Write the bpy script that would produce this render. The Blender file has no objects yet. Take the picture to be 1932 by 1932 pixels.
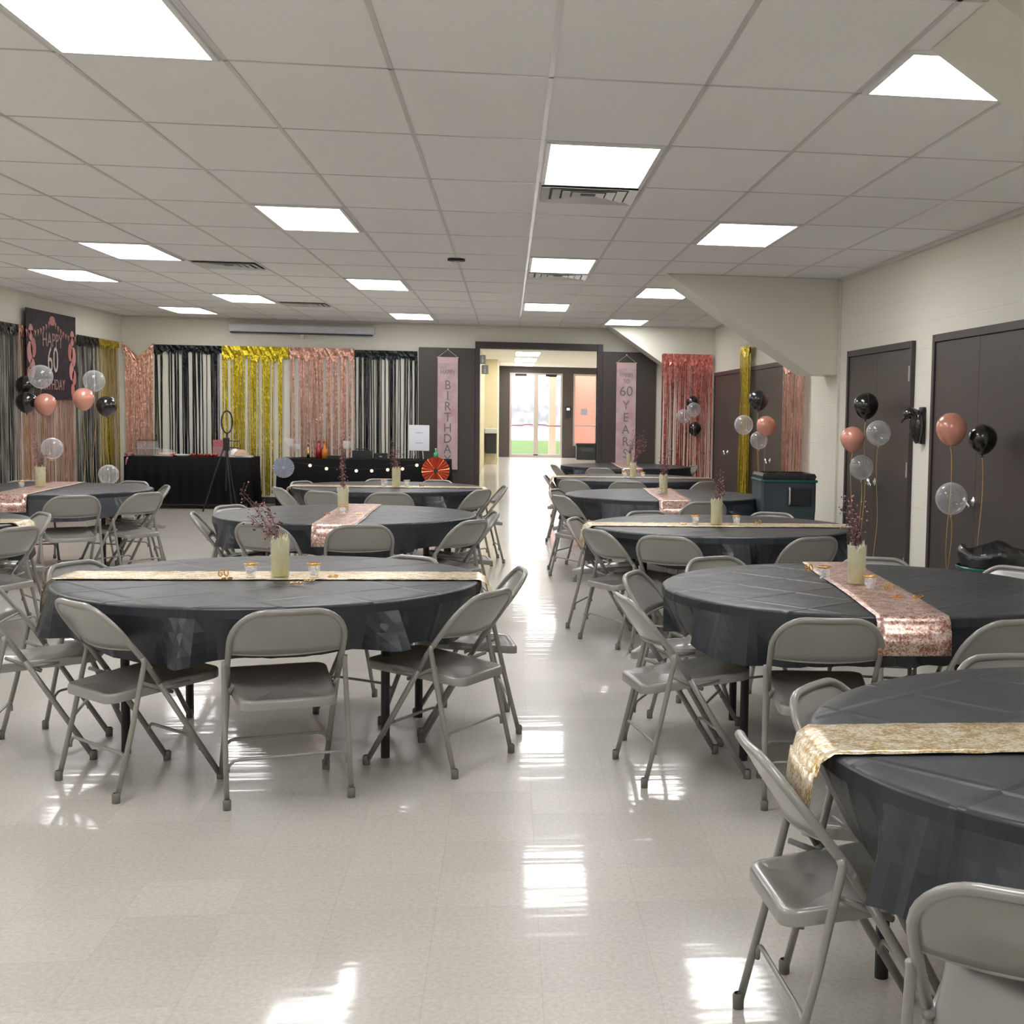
import bpy, bmesh, math, random
from mathutils import Vector, Matrix
PI = math.pi
C = bpy.context.scene.collection
scn = bpy.context.scene
# ---------------- camera, world, exposure ----------------
F_PX, PX = 2493.74, 1293.39
yaw, pit, rol = 0.134058974, 0.0755425767, 0.0186178581
cy_, sy_ = math.cos(yaw), math.sin(yaw); cp_, sp_ = math.cos(pit), math.sin(pit)
W_ = Vector((sy_*cp_, cy_*cp_, -sp_)); R_ = Vector((cy_, -sy_, 0)); U_ = R_.cross(W_)
R2 = R_*math.cos(rol) + U_*math.sin(rol); U2 = U_*math.cos(rol) - R_*math.sin(rol)
cd = bpy.data.cameras.new('camera'); cam = bpy.data.objects.new('camera', cd); C.objects.link(cam)
cam.matrix_world = Matrix(((R2.x, U2.x, -W_.x, 0), (R2.y, U2.y, -W_.y, 0), (R2.z, U2.z, -W_.z, 1.52), (0, 0, 0, 1)))
cd.sensor_width = 36; cd.sensor_fit = 'HORIZONTAL'; cd.lens = F_PX/1932*36; cd.shift_x = -(PX-966)/1932
cd.clip_start = 0.05; cd.clip_end = 300
scn.camera = cam
wd = bpy.data.worlds.new('sky'); scn.world = wd; wd.use_nodes = True
bg = wd.node_tree.nodes['Background']; bg.inputs[0].default_value = (0.93, 0.96, 1, 1); bg.inputs[1].default_value = 5.0
scn.view_settings.view_transform = 'Standard'; scn.view_settings.look = 'None'
scn.view_settings.gamma = 1; scn.view_settings.use_curve_mapping = False
scn.view_settings.exposure = 0.85
sun = bpy.data.lights.new('sun', 'SUN'); sun.energy = 1.5; sun.angle = 0.02
so = bpy.data.objects.new('sun', sun); C.objects.link(so); so.rotation_euler = (math.radians(35), 0, math.radians(200))
LAMP = 8.0
# ---------------- materials ----------------
MATS = {}
def mat(name, col, rough=0.5, metal=0.0, bump=None, spec=0.5, var=None, coat=0, emit=None, alpha=None, trans=0, sheen=0):
    """bump=(scale,strength[,stretch]); var=(colour2, scale, lo, hi)"""
    if name in MATS: return MATS[name]
    m = bpy.data.materials.new(name); m.use_nodes = True; nt = m.node_tree; N = nt.nodes; L = nt.links
    b = N['Principled BSDF']
    b.inputs['Base Color'].default_value = (*col, 1); b.inputs['Roughness'].default_value = rough
    b.inputs['Metallic'].default_value = metal; b.inputs['Specular IOR Level'].default_value = spec
    b.inputs['Coat Weight'].default_value = coat; b.inputs['Coat Roughness'].default_value = 0.1
    b.inputs['Transmission Weight'].default_value = trans; b.inputs['Sheen Weight'].default_value = sheen
    tc = N.new('ShaderNodeTexCoord')
    if var:
        n = N.new('ShaderNodeTexNoise'); n.inputs['Scale'].default_value = var[1]; n.inputs['Detail'].default_value = 4
        r = N.new('ShaderNodeValToRGB'); r.color_ramp.elements[0].position = var[2]; r.color_ramp.elements[1].position = var[3]
        r.color_ramp.elements[0].color = (*col, 1); r.color_ramp.elements[1].color = (*var[0], 1)
        L.new(tc.outputs['Object'], n.inputs['Vector']); L.new(n.outputs['Fac'], r.inputs['Fac']); L.new(r.outputs[0], b.inputs['Base Color'])
    if bump:
        n = N.new('ShaderNodeTexNoise'); n.inputs['Scale'].default_value = bump[0]; n.inputs['Detail'].default_value = 3
        mp = N.new('ShaderNodeMapping'); mp.inputs['Scale'].default_value = bump[2] if len(bump) > 2 else (1, 1, 1)
        bn = N.new('ShaderNodeBump'); bn.inputs['Strength'].default_value = bump[1]; bn.inputs['Distance'].default_value = 0.01
        L.new(tc.outputs['Object'], mp.inputs[0]); L.new(mp.outputs[0], n.inputs['Vector']); L.new(n.outputs['Fac'], bn.inputs['Height'])
        L.new(bn.outputs[0], b.inputs['Normal'])
    if emit: b.inputs['Emission Color'].default_value = (*emit[0], 1); b.inputs['Emission Strength'].default_value = emit[1]
    if alpha is not None: b.inputs['Alpha'].default_value = alpha
    MATS[name] = m
    return m

def nmath(N, L, op, a, b=None):
    n = N.new('ShaderNodeMath'); n.operation = op
    for i, v in enumerate((a, b)):
        if v is None: continue
        if isinstance(v, (int, float)): n.inputs[i].default_value = v
        else: L.new(v, n.inputs[i])
    return n.outputs[0]

def floor_mat():
    m = bpy.data.materials.new('vinyl_tile'); m.use_nodes = True; N = m.node_tree.nodes; L = m.node_tree.links; b = N['Principled BSDF']
    tc = N.new('ShaderNodeTexCoord'); sx = N.new('ShaderNodeSeparateXYZ'); L.new(tc.outputs['Object'], sx.inputs[0])
    def joint(o, off):
        v = nmath(N, L, 'ADD', o, off); v = nmath(N, L, 'DIVIDE', v, 0.3065); v = nmath(N, L, 'FRACT', v)
        v = nmath(N, L, 'SUBTRACT', v, 0.5); v = nmath(N, L, 'ABSOLUTE', v); return nmath(N, L, 'GREATER_THAN', v, 0.4955)
    j = nmath(N, L, 'MAXIMUM', joint(sx.outputs[0], 1.126+3.065*4), joint(sx.outputs[1], 30.65))
    n1 = N.new('ShaderNodeTexNoise'); n1.inputs['Scale'].default_value = 65; n1.inputs['Detail'].default_value = 6; n1.inputs['Roughness'].default_value = .7
    L.new(tc.outputs['Object'], n1.inputs['Vector'])
    r = N.new('ShaderNodeValToRGB'); e = r.color_ramp.elements
    e[0].position = .36; e[0].color = (.50, .475, .43, 1); e[1].position = .62; e[1].color = (.62, .595, .55, 1)
    L.new(n1.outputs['Fac'], r.inputs['Fac'])
    # per tile tint
    vm = N.new('ShaderNodeVectorMath'); vm.operation = 'DIVIDE'; vm.inputs[1].default_value = (.3065, .3065, 1)
    va = N.new('ShaderNodeVectorMath'); va.operation = 'ADD'; va.inputs[1].default_value = (1.126, 0, 0)
    vf = N.new('ShaderNodeVectorMath'); vf.operation = 'FLOOR'; wn = N.new('ShaderNodeTexWhiteNoise'); wn.noise_dimensions = '2D'
    L.new(tc.outputs['Object'], va.inputs[0]); L.new(va.outputs[0], vm.inputs[0]); L.new(vm.outputs[0], vf.inputs[0]); L.new(vf.outputs[0], wn.inputs['Vector'])
    mr = N.new('ShaderNodeMapRange'); mr.inputs[3].default_value = .93; mr.inputs[4].default_value = 1.03; L.new(wn.outputs['Value'], mr.inputs[0])
    mx = N.new('ShaderNodeMix'); mx.data_type = 'RGBA'; mx.blend_type = 'MULTIPLY'; mx.inputs[0].default_value = 1
    L.new(r.outputs[0], mx.inputs[6]); L.new(mr.outputs[0], mx.inputs[7])
    m2 = N.new('ShaderNodeMix'); m2.data_type = 'RGBA'; L.new(nmath(N, L, 'MULTIPLY', j, .2), m2.inputs[0]); L.new(mx.outputs[2], m2.inputs[6]); m2.inputs[7].default_value = (.2, .17, .14, 1)
    L.new(m2.outputs[2], b.inputs['Base Color'])
    b.inputs['Roughness'].default_value = .3
    b.inputs['Specular IOR Level'].default_value = .25; b.inputs['Coat Weight'].default_value = .5; b.inputs['Coat Roughness'].default_value = .075; b.inputs['Coat IOR'].default_value = 1.5
    # gentle waves: the polish has slow ripples along the view axis
    n2 = N.new('ShaderNodeTexNoise'); n2.inputs['Scale'].default_value = 1.0; n2.inputs['Detail'].default_value = 2
    mp = N.new('ShaderNodeMapping'); mp.inputs['Scale'].default_value = (.8, 8, 1); L.new(tc.outputs['Object'], mp.inputs[0]); L.new(mp.outputs[0], n2.inputs['Vector'])
    n3 = N.new('ShaderNodeTexNoise'); n3.inputs['Scale'].default_value = 60; L.new(tc.outputs['Object'], n3.inputs['Vector'])
    h = nmath(N, L, 'ADD', n2.outputs['Fac'], nmath(N, L, 'MULTIPLY', n3.outputs['Fac'], .02))
    bn = N.new('ShaderNodeBump'); bn.inputs['Strength'].default_value = .4; bn.inputs['Distance'].default_value = .0045
    L.new(h, bn.inputs['Height']); L.new(bn.outputs[0], b.inputs['Coat Normal'])
    return m

def block_mat():   # painted concrete block wall, running bond in the wall's own plane
    m = bpy.data.materials.new('painted_block'); m.use_nodes = True; N = m.node_tree.nodes; L = m.node_tree.links; b = N['Principled BSDF']
    tc = N.new('ShaderNodeTexCoord'); sx = N.new('ShaderNodeSeparateXYZ'); L.new(tc.outputs['Object'], sx.inputs[0])
    cx = N.new('ShaderNodeCombineXYZ'); L.new(nmath(N, L, 'ADD', sx.outputs[0], sx.outputs[1]), cx.inputs[0]); L.new(sx.outputs[2], cx.inputs[1])
    br = N.new('ShaderNodeTexBrick'); br.inputs['Scale'].default_value = 1; br.inputs['Brick Width'].default_value = .406; br.inputs['Row Height'].default_value = .203
    br.inputs['Mortar Size'].default_value = .006; br.inputs['Mortar Smooth'].default_value = .6
    L.new(cx.outputs[0], br.inputs['Vector'])
    n = N.new('ShaderNodeTexNoise'); n.inputs['Scale'].default_value = 90; L.new(tc.outputs['Object'], n.inputs['Vector'])
    h = nmath(N, L, 'ADD', nmath(N, L, 'MULTIPLY', br.outputs['Fac'], -.5), nmath(N, L, 'MULTIPLY', n.outputs['Fac'], .12))
    bn = N.new('ShaderNodeBump'); bn.inputs['Strength'].default_value = .35; bn.inputs['Distance'].default_value = .008; L.new(h, bn.inputs['Height']); L.new(bn.outputs[0], b.inputs['Normal'])
    b.inputs['Base Color'].default_value = (.80, .785, .70, 1); b.inputs['Roughness'].default_value = .5
    return m

def sequin_mat(name, c1, c2, c3):
    m = bpy.data.materials.new(name); m.use_nodes = True; N = m.node_tree.nodes; L = m.node_tree.links; b = N['Principled BSDF']
    tc = N.new('ShaderNodeTexCoord'); v = N.new('ShaderNodeTexVoronoi'); v.inputs['Scale'].default_value = 150; L.new(tc.outputs['Object'], v.inputs['Vector'])
    n = N.new('ShaderNodeTexNoise'); n.inputs['Scale'].default_value = 26; n.inputs['Detail'].default_value = 5; L.new(tc.outputs['Object'], n.inputs['Vector'])
    sp = N.new('ShaderNodeSeparateColor'); L.new(v.outputs['Color'], sp.inputs[0])
    f = nmath(N, L, 'ADD', nmath(N, L, 'MULTIPLY', n.outputs['Fac'], .8), nmath(N, L, 'MULTIPLY', sp.outputs[0], .35))
    r = N.new('ShaderNodeValToRGB'); e = r.color_ramp.elements; e[0].position = .38; e[0].color = (*c1, 1); e[1].position = .72; e[1].color = (*c3, 1)
    k = r.color_ramp.elements.new(.55); k.color = (*c2, 1); L.new(f, r.inputs['Fac']); L.new(r.outputs[0], b.inputs['Base Color'])
    b.inputs['Metallic'].default_value = .65; b.inputs['Roughness'].default_value = .32
    bn = N.new('ShaderNodeBump'); bn.inputs['Strength'].default_value = 1; bn.inputs['Distance'].default_value = .0035; L.new(sp.outputs[1], bn.inputs['Height']); L.new(bn.outputs[0], b.inputs['Normal'])
    return m

def cloth_mat():
    m = bpy.data.materials.new('plastic_tablecloth'); m.use_nodes = True; N = m.node_tree.nodes; L = m.node_tree.links; b = N['Principled BSDF']
    tc = N.new('ShaderNodeTexCoord'); mp = N.new('ShaderNodeMapping'); mp.inputs['Rotation'].default_value = (0, 0, .9); L.new(tc.outputs['Object'], mp.inputs[0])
    sx = N.new('ShaderNodeSeparateXYZ'); L.new(mp.outputs[0], sx.inputs[0])
    def crease(o):
        v = nmath(N, L, 'ADD', o, 5.17); v = nmath(N, L, 'DIVIDE', v, .34); v = nmath(N, L, 'FRACT', v); v = nmath(N, L, 'SUBTRACT', v, .5)
        v = nmath(N, L, 'ABSOLUTE', v); v = nmath(N, L, 'SUBTRACT', v, .44); v = nmath(N, L, 'MAXIMUM', v, 0); return nmath(N, L, 'MULTIPLY', v, 8)
    n = N.new('ShaderNodeTexNoise'); n.inputs['Scale'].default_value = 3.5; n.inputs['Detail'].default_value = 3; L.new(tc.outputs['Object'], n.inputs['Vector'])
    h = nmath(N, L, 'ADD', nmath(N, L, 'MAXIMUM', crease(sx.outputs[0]), crease(sx.outputs[1])), nmath(N, L, 'MULTIPLY', n.outputs['Fac'], 2.2))
    bn = N.new('ShaderNodeBump'); bn.inputs['Strength'].default_value = .6; bn.inputs['Distance'].default_value = .012; L.new(h, bn.inputs['Height']); L.new(bn.outputs[0], b.inputs['Normal'])
    b.inputs['Base Color'].default_value = (.016, .020, .028, 1); b.inputs['Roughness'].default_value = .4; b.inputs['Specular IOR Level'].default_value = .6
    return m

def balloon_clear_mat():
    m = bpy.data.materials.new('clear_balloon'); m.use_nodes = True; N = m.node_tree.nodes; L = m.node_tree.links
    N.remove(N['Principled BSDF']); out = N['Material Output']
    t = N.new('ShaderNodeBsdfTransparent'); t.inputs[0].default_value = (.93, .93, .94, 1)
    d = N.new('ShaderNodeBsdfDiffuse'); d.inputs[0].default_value = (.8, .82, .85, 1)
    g = N.new('ShaderNodeBsdfGlossy'); g.inputs[0].default_value = (1, 1, 1, 1); g.inputs['Roughness'].default_value = .06
    lw = N.new('ShaderNodeLayerWeight'); lw.inputs[0].default_value = .35
    f = nmath(N, L, 'ADD', nmath(N, L, 'MULTIPLY', lw.outputs['Facing'], .55), .10)
    m1 = N.new('ShaderNodeMixShader'); L.new(f, m1.inputs[0]); L.new(t.outputs[0], m1.inputs[1]); L.new(d.outputs[0], m1.inputs[2])
    lw2 = N.new('ShaderNodeLayerWeight'); f3 = nmath(N, L, 'ADD', nmath(N, L, 'MULTIPLY', nmath(N, L, 'POWER', lw2.outputs['Facing'], 4), .45), .05)
    m2 = N.new('ShaderNodeMixShader'); L.new(f3, m2.inputs[0]); L.new(m1.outputs[0], m2.inputs[1]); L.new(g.outputs[0], m2.inputs[2])
    L.new(m2.outputs[0], out.inputs[0]); return m

M = dict(
 floor=floor_mat(), wall=block_mat(), cloth=cloth_mat(), clear=balloon_clear_mat(),
 gold_seq=sequin_mat('gold_sequins', (.50, .30, .08), (.72, .58, .36), (.95, .88, .74)),
 rose_seq=sequin_mat('rose_sequins', (.36, .16, .11), (.62, .40, .33), (.9, .72, .66)),
 drywall=mat('painted_drywall', (.78, .765, .68), .55),
 tile=mat('ceiling_tile', (.92, .915, .91), .9, bump=(160, .25), var=((.88, .875, .87), 120, .35, .7)),
 tbar=mat('ceiling_grid_metal', (.66, .65, .63), .3, spec=.6),
 lamp=mat('lamp_diffuser', (.9, .9, .9), .4, emit=((1, .988, .982), LAMP)),
 lampframe=mat('lamp_frame', (.8, .8, .78), .4),
 vent=mat('vent_metal', (.62, .62, .6), .35, .3), ventdark=mat('vent_dark', (.12, .12, .12), .8),
 chair=mat('chair_paint', (.285, .28, .255), .28, bump=(30, .03), spec=.7, coat=.3), rubber=mat('grey_rubber', (.2, .195, .17), .7),
 black=mat('black_metal', (.012, .013, .016), .45), tabletop=mat('table_laminate', (.25, .2, .15), .5),
 door=mat('dark_brown_door', (.062, .051, .047), .42, bump=(40, .06)), trim=mat('dark_brown_trim', (.05, .041, .042), .4), base=mat('brown_base', (.045, .033, .028), .5),
 chrome=mat('chrome', (.75, .77, .8), .2, 1), skirt=mat('black_fabric', (.005, .005, .006), .85, spec=.2),
 foil_black=mat('black_foil', (.04, .045, .05), .2, .8, bump=(70, 1, (1, 1, .3)), var=((.012, .013, .015), 30, .4, .6)),
 foil_gold=mat('gold_foil', (.88, .72, .05), .2, .85, bump=(70, 1, (1, 1, .3)), var=((.52, .38, .02), 25, .35, .65)),
 foil_rose=mat('rose_foil', (.90, .55, .46), .2, .8, bump=(70, 1, (1, 1, .3)), var=((.60, .28, .2), 25, .35, .65)),
 foil_red=mat('coral_foil', (.88, .34, .3), .2, .8, bump=(70, 1, (1, 1, .3)), var=((.5, .11, .09), 25, .35, .65)),
 b_black=mat('black_latex', (.008, .008, .009), .18, spec=.7, coat=.5), b_rose=mat('rose_latex', (.68, .30, .23), .25, .15, spec=.6, coat=.4),
 ribbon=mat('gold_ribbon', (.75, .52, .15), .35, .6),
 glass=mat('clear_glass', (.9, .92, .93), .05, alpha=.18), fill=mat('pale_filler', (.66, .58, .30), .7, var=((.48, .52, .13), 22, .35, .7), bump=(60, .5)),
 tissue=mat('cream_tissue', (.74, .70, .50), .8, bump=(50, .5)), twig=mat('rose_twig', (.22, .10, .10), .5, .2), berry=mat('dark_berry', (.05, .015, .025), .3),
 rosepetal=mat('rose_glitter', (.55, .28, .28), .3, .6), mint=mat('white_mint', (.85, .86, .88), .5), gold=mat('polished_gold', (.85, .50, .14), .2, 1),
 white=mat('white_plastic', (.82, .83, .84), .4), paper=mat('white_paper', (.80, .83, .9), .7), print=mat('blue_grey_print', (.42, .46, .58), .7),
 pinkpaper=mat('pink_banner', (.62, .47, .48), .7, var=((.52, .33, .34), 6, .4, .65)), darkprint=mat('grey_print', (.20, .18, .20), .7), rodm=mat('pink_rod', (.7, .5, .5), .5), cord=mat('white_cord', (.7, .68, .66), .7),
 poster=mat('poster_navy', (.02, .014, .024), .6, spec=.25, var=((.05, .03, .04), 12, .45, .7)), posterrose=mat('poster_rose', (.55, .18, .16), .4), postertext=mat('poster_text', (.42, .24, .24), .5),
 poster_lt=mat('poster_light', (.62, .50, .46), .5), poster_pink=mat('poster_pink', (.62, .27, .28), .45),
 bin=mat('slate_plastic', (.045, .062, .075), .45), binlid=mat('green_rim', (.01, .10, .085), .35), bag=mat('black_bag', (.014, .014, .016), .25, bump=(14, 1.0), spec=.7),
 screenwhite=mat('screen_white', (.66, .66, .70), .4), slot=mat('slot_dark', (.05, .05, .09), .6), silverfan=mat('silver_paper', (.42, .44, .52), .45, .3), copperfan=mat('copper_foil', (.62, .17, .09), .25, .85),
 bulb=mat('warm_bulb', (.8, .5, .35), .3, emit=((1, .62, .4), .9)), red=mat('red_syrup', (.35, .02, .03), .2, coat=.5), orange=mat('orange_syrup', (.75, .25, .03), .25), green=mat('green_bottle', (.05, .42, .16), .2),
 redfoil=mat('red_foil', (.6, .08, .06), .25, .6, bump=(50, 1)), food=mat('pastry', (.55, .38, .26), .7, bump=(30, .6)), pinkbox=mat('pink_card', (.48, .13, .15), .5),
 alum=mat('door_aluminium', (.52, .45, .43), .35, .4), coral=mat('coral_paint', (.60, .20, .13), .6), grass=mat('grass_outside', (.09, .16, .05), .9), gravel=mat('pale_gravel', (.6, .6, .58), .9), stone=mat('grey_stone', (.17, .17, .18), .9, var=((.1, .1, .11), 3, .4, .6)),
 house=mat('blue_house', (.10, .11, .22), .7), lobbywall=mat('lobby_wall', (.74, .66, .44), .6), pane=mat('door_pane', (.95, .97, 1), .02, alpha=.06), darkbar=mat('push_bar', (.25, .07, .08), .4),
 redbar=mat('bin_dark', (.02, .022, .025), .5))
# ---------------- geometry helpers ----------------
def link(name, bm, m, parent=None, smooth=False, bevel=0, seg=2, loc=None, rot=None):
    me = bpy.data.meshes.new(name); bmesh.ops.recalc_face_normals(bm, faces=bm.faces) if bm.faces and not smooth == 'keep' else None
    bm.to_mesh(me); bm.free()
    for mm in (m if isinstance(m, (list, tuple)) else [m]): me.materials.append(MATS.get(mm, None) if isinstance(mm, str) and mm in MATS else (M[mm] if isinstance(mm, str) else mm))
    o = bpy.data.objects.new(name, me); C.objects.link(o)
    if smooth:
        for p in me.polygons: p.use_smooth = True
    if bevel:
        b = o.modifiers.new('bevel', 'BEVEL'); b.width = bevel; b.segments = seg; b.limit_method = 'ANGLE'
    if parent: o.parent = parent
    if loc: o.location = loc
    if rot: o.rotation_euler = rot
    return o
def tag(o, label=None, cat=None, group=None, kind=None):
    if label: o['label'] = label
    if cat: o['category'] = cat
    if group: o['group'] = group
    if kind: o['kind'] = kind
    return o
def empty(name, loc, rz=0, label=None, cat=None, group=None):
    o = bpy.data.objects.new(name, None); C.objects.link(o); o.location = loc; o.rotation_euler = (0, 0, rz); o.empty_display_size = .1
    return tag(o, label, cat, group)
def box(bm, x0, x1, y0, y1, z0, z1, mi=0):
    v = [bm.verts.new(p) for p in ((x0, y0, z0), (x1, y0, z0), (x1, y1, z0), (x0, y1, z0), (x0, y0, z1), (x1, y0, z1), (x1, y1, z1), (x0, y1, z1))]
    for f in ((0, 3, 2, 1), (4, 5, 6, 7), (0, 1, 5, 4), (1, 2, 6, 5), (2, 3, 7, 6), (3, 0, 4, 7)):
        bm.faces.new([v[i] for i in f]).material_index = mi
    return bm
def bx(*a): return box(bmesh.new(), *a)
def tube(bm, pts, r, n=10, closed=False, r2=None):
    pts = [Vector(p) for p in pts]; rings = []; up = None; K = len(pts)
    for i, p in enumerate(pts):
        a = pts[(i-1) % K] if (closed or i > 0) else p; b = pts[(i+1) % K] if (closed or i < K-1) else p
        t = (b-a).normalized()
        if up is None: up = t.orthogonal().normalized()
        u = (up - t*up.dot(t)).normalized(); up = u; w = t.cross(u)
        rr = r if r2 is None else r+(r2-r)*i/(K-1)
        rings.append([bm.verts.new(p+(u*math.cos(2*PI*k/n)+w*math.sin(2*PI*k/n))*rr) for k in range(n)])
    for i in range(K if closed else K-1):
        A, B = rings[i], rings[(i+1) % K]
        for k in range(n): bm.faces.new((A[k], A[(k+1) % n], B[(k+1) % n], B[k]))
    if not closed: bm.faces.new(rings[0][::-1]); bm.faces.new(rings[-1])
    return bm
def tb(*a, **k): return tube(bmesh.new(), *a, **k)
def lathe(bm, prof, n=24, c=(0, 0, 0), mi=0, axis='z'):
    rings = []
    def P(r, h, a):
        if axis == 'z': return (c[0]+r*math.cos(a), c[1]+r*math.sin(a), c[2]+h)
        return (c[0]+r*math.cos(a), c[1]+h, c[2]+r*math.sin(a))
    for r, h in prof:
        rings.append([bm.verts.new(P(0, h, 0))] if r < 1e-5 else [bm.verts.new(P(r, h, 2*PI*k/n)) for k in range(n)])
    for A, B in zip(rings, rings[1:]):
        for k in range(n):
            k2 = (k+1) % n
            if len(A) == 1 and len(B) == 1: break
            f = (A[0], B[k2], B[k]) if len(A) == 1 else ((A[k], A[k2], B[0]) if len(B) == 1 else (A[k], A[k2], B[k2], B[k]))
            bm.faces.new(f).material_index = mi
    return bm
def lt(prof, **k): return lathe(bmesh.new(), prof, **k)
def arc(c, r, a0, a1, n, f):   # f maps (u,v) to 3d
    return [f(c[0]+r*math.cos(a0+(a1-a0)*i/n), c[1]+r*math.sin(a0+(a1-a0)*i/n)) for i in range(n+1)]
def text(name, s, size, m, parent, loc, rot, ext=.0015, align='CENTER', sx=1.0):
    cu = bpy.data.curves.new('t', 'FONT'); cu.body = s; cu.size = size; cu.extrude = ext; cu.align_x = align; cu.align_y = 'CENTER'; cu.resolution_u = 3
    to = bpy.data.objects.new('t', cu); C.objects.link(to); dg = bpy.context.evaluated_depsgraph_get(); dg.update()
    me = bpy.data.meshes.new_from_object(to.evaluated_get(dg)); bpy.data.objects.remove(to); me.name = name
    for v in me.vertices: v.co.x *= sx
    me.materials.clear(); me.materials.append(M[m])
    o = bpy.data.objects.new(name, me); C.objects.link(o); o.parent = parent; o.location = loc; o.rotation_euler = rot
    return o
def copy_tree(o, parent=None):
    c = o.copy(); C.objects.link(c); c.parent = parent
    for ch in [x for x in list(bpy.data.objects) if x.parent == o and x != c]: copy_tree(ch, c)
    return c
KIDS = {}
def copy_fast(o, parent=None):
    c = o.copy(); C.objects.link(c); c.parent = parent
    for ch in KIDS.get(o.name, []): copy_fast(ch, c)
    return c
def reg(o):
    KIDS[o.name] = [x for x in bpy.data.objects if x.parent == o]
    for k in KIDS[o.name]: reg(k)
def struct(name, bm, m, **k): o = link(name, bm, m, **k); o['kind'] = 'structure'; return o

# ---------------- room shell ----------------
XR, XL, YB, YF, H = 3.13, -5.75, 20.9, -3.0, 2.807
LX0, LX1, LY = -.30, 4.0, 42.0     # lobby beyond
O0, O1, OZ = -.45, 1.38, 2.45      # opening in the back wall
struct('floor', bx(XL-.2, 8, YF-.2, LY+.25, -.1, 0), M['floor'])
GX, GY, CW, RH = .153, 5.271, .61, 1.22
bm = bx(XL-.2, XR+.2, YF-.2, YB, H, H+.1)
ceil = struct('ceiling', bm, M['tile'])
# painted metal grid
bm = bmesh.new()
c = -10
while GX+CW*c < XR:
    x = GX+CW*c
    if x > XL: box(bm, x-.010, x+.010, YF, YB-.001, H-.003, H-.0005)
    c += 1
r = -7
while GY+RH*r < YB:
    y = GY+RH*r
    if y > YF: box(bm, XL, XR, y-.0075, y+.0075, H-.003, H-.0005)
    r += 1
struct('trim_1', bm, M['tbar'])
bm = bmesh.new(); box(bm, XL, XR, YB-.03, YB-.002, H-.03, H-.001); box(bm, XR-.03, XR-.002, YF, YB, H-.03, H-.001); box(bm, XL+.002, XL+.03, YF, YB, H-.03, H-.001)
struct('trim_2', bm, M['tbar'])
struct('wall_left', bx(XL-.2, XL, YF-.2, YB+.2, 0, H), M['wall'])
struct('wall_front', bx(XL, XR, YF-.2, YF, 0, H), M['wall'])
struct('wall_right', bx(XR, XR+.2, YF-.2, YB+.2, 0, H), M['wall'])
bm = bx(XL, O0, YB, YB+.2, 0, H+.35); box(bm, O1, XR, YB, YB+.2, 0, H+.35); box(bm, O0, O1, YB, YB+.2, OZ, H+.35)
struct('wall_back', bm, M['drywall'])
# boxed frame haunches
for k, (y0, tip) in enumerate(((4.0, 1.46), (12.4, 1.46), (20.15, 1.5))):
    bm = bmesh.new(); pr = [(tip, H-.003), (2.85, 1.90), (XR-.001, 1.90), (XR-.001, H-.003)]
    A = [bm.verts.new((x, y0, z)) for x, z in pr]; B = [bm.verts.new((x, y0+.6, z)) for x, z in pr]
    bm.faces.new(A); bm.faces.new(B[::-1])
    for i in range(4): bm.faces.new((A[i], A[(i+1) % 4], B[(i+1) % 4], B[i]))
    struct('wall_haunch', bm, M['drywall'])
struct('trim_3', bx(XR-.022, XR-.001, 12.36, 12.39, .1, H-.03), M['drywall'])
struct('baseboard_right', bx(XR-.012, XR-.001, YF, YB, 0, .1), M['base'])
struct('baseboard_left', bx(XL+.001, XL+.012, YF, YB, 0, .1), M['base'])
struct('baseboard_back', bx(XL+.012, O0-.12, YB-.012, YB-.001, 0, .1), M['base'])
# dark folding partition leaves either side of the opening
for k, (x0, x1) in enumerate(((-1.38, O0-.07), (O1+.07, 2.3))):
    d = struct('door_%d' % (k+1), bx(x0, x1, YB-.05, YB-.014, .01, OZ-.01), M['door'], bevel=.004)
    xm = (x0+x1)/2
    g = struct('panel_seam', bx(xm-.004, xm+.004, YB-.052, YB-.0495, .05, OZ-.05), M['base'], parent=d)
bm = bmesh.new(); box(bm, O0-.07, O0, YB-.06, YB+.22, 0, OZ+.1); box(bm, O1, O1+.08, YB-.06, YB+.22, 0, OZ+.1); box(bm, O0, O1, YB-.06, YB+.22, OZ, OZ+.1)
struct('trim_4', bm, M['trim'], bevel=.004)
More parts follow.
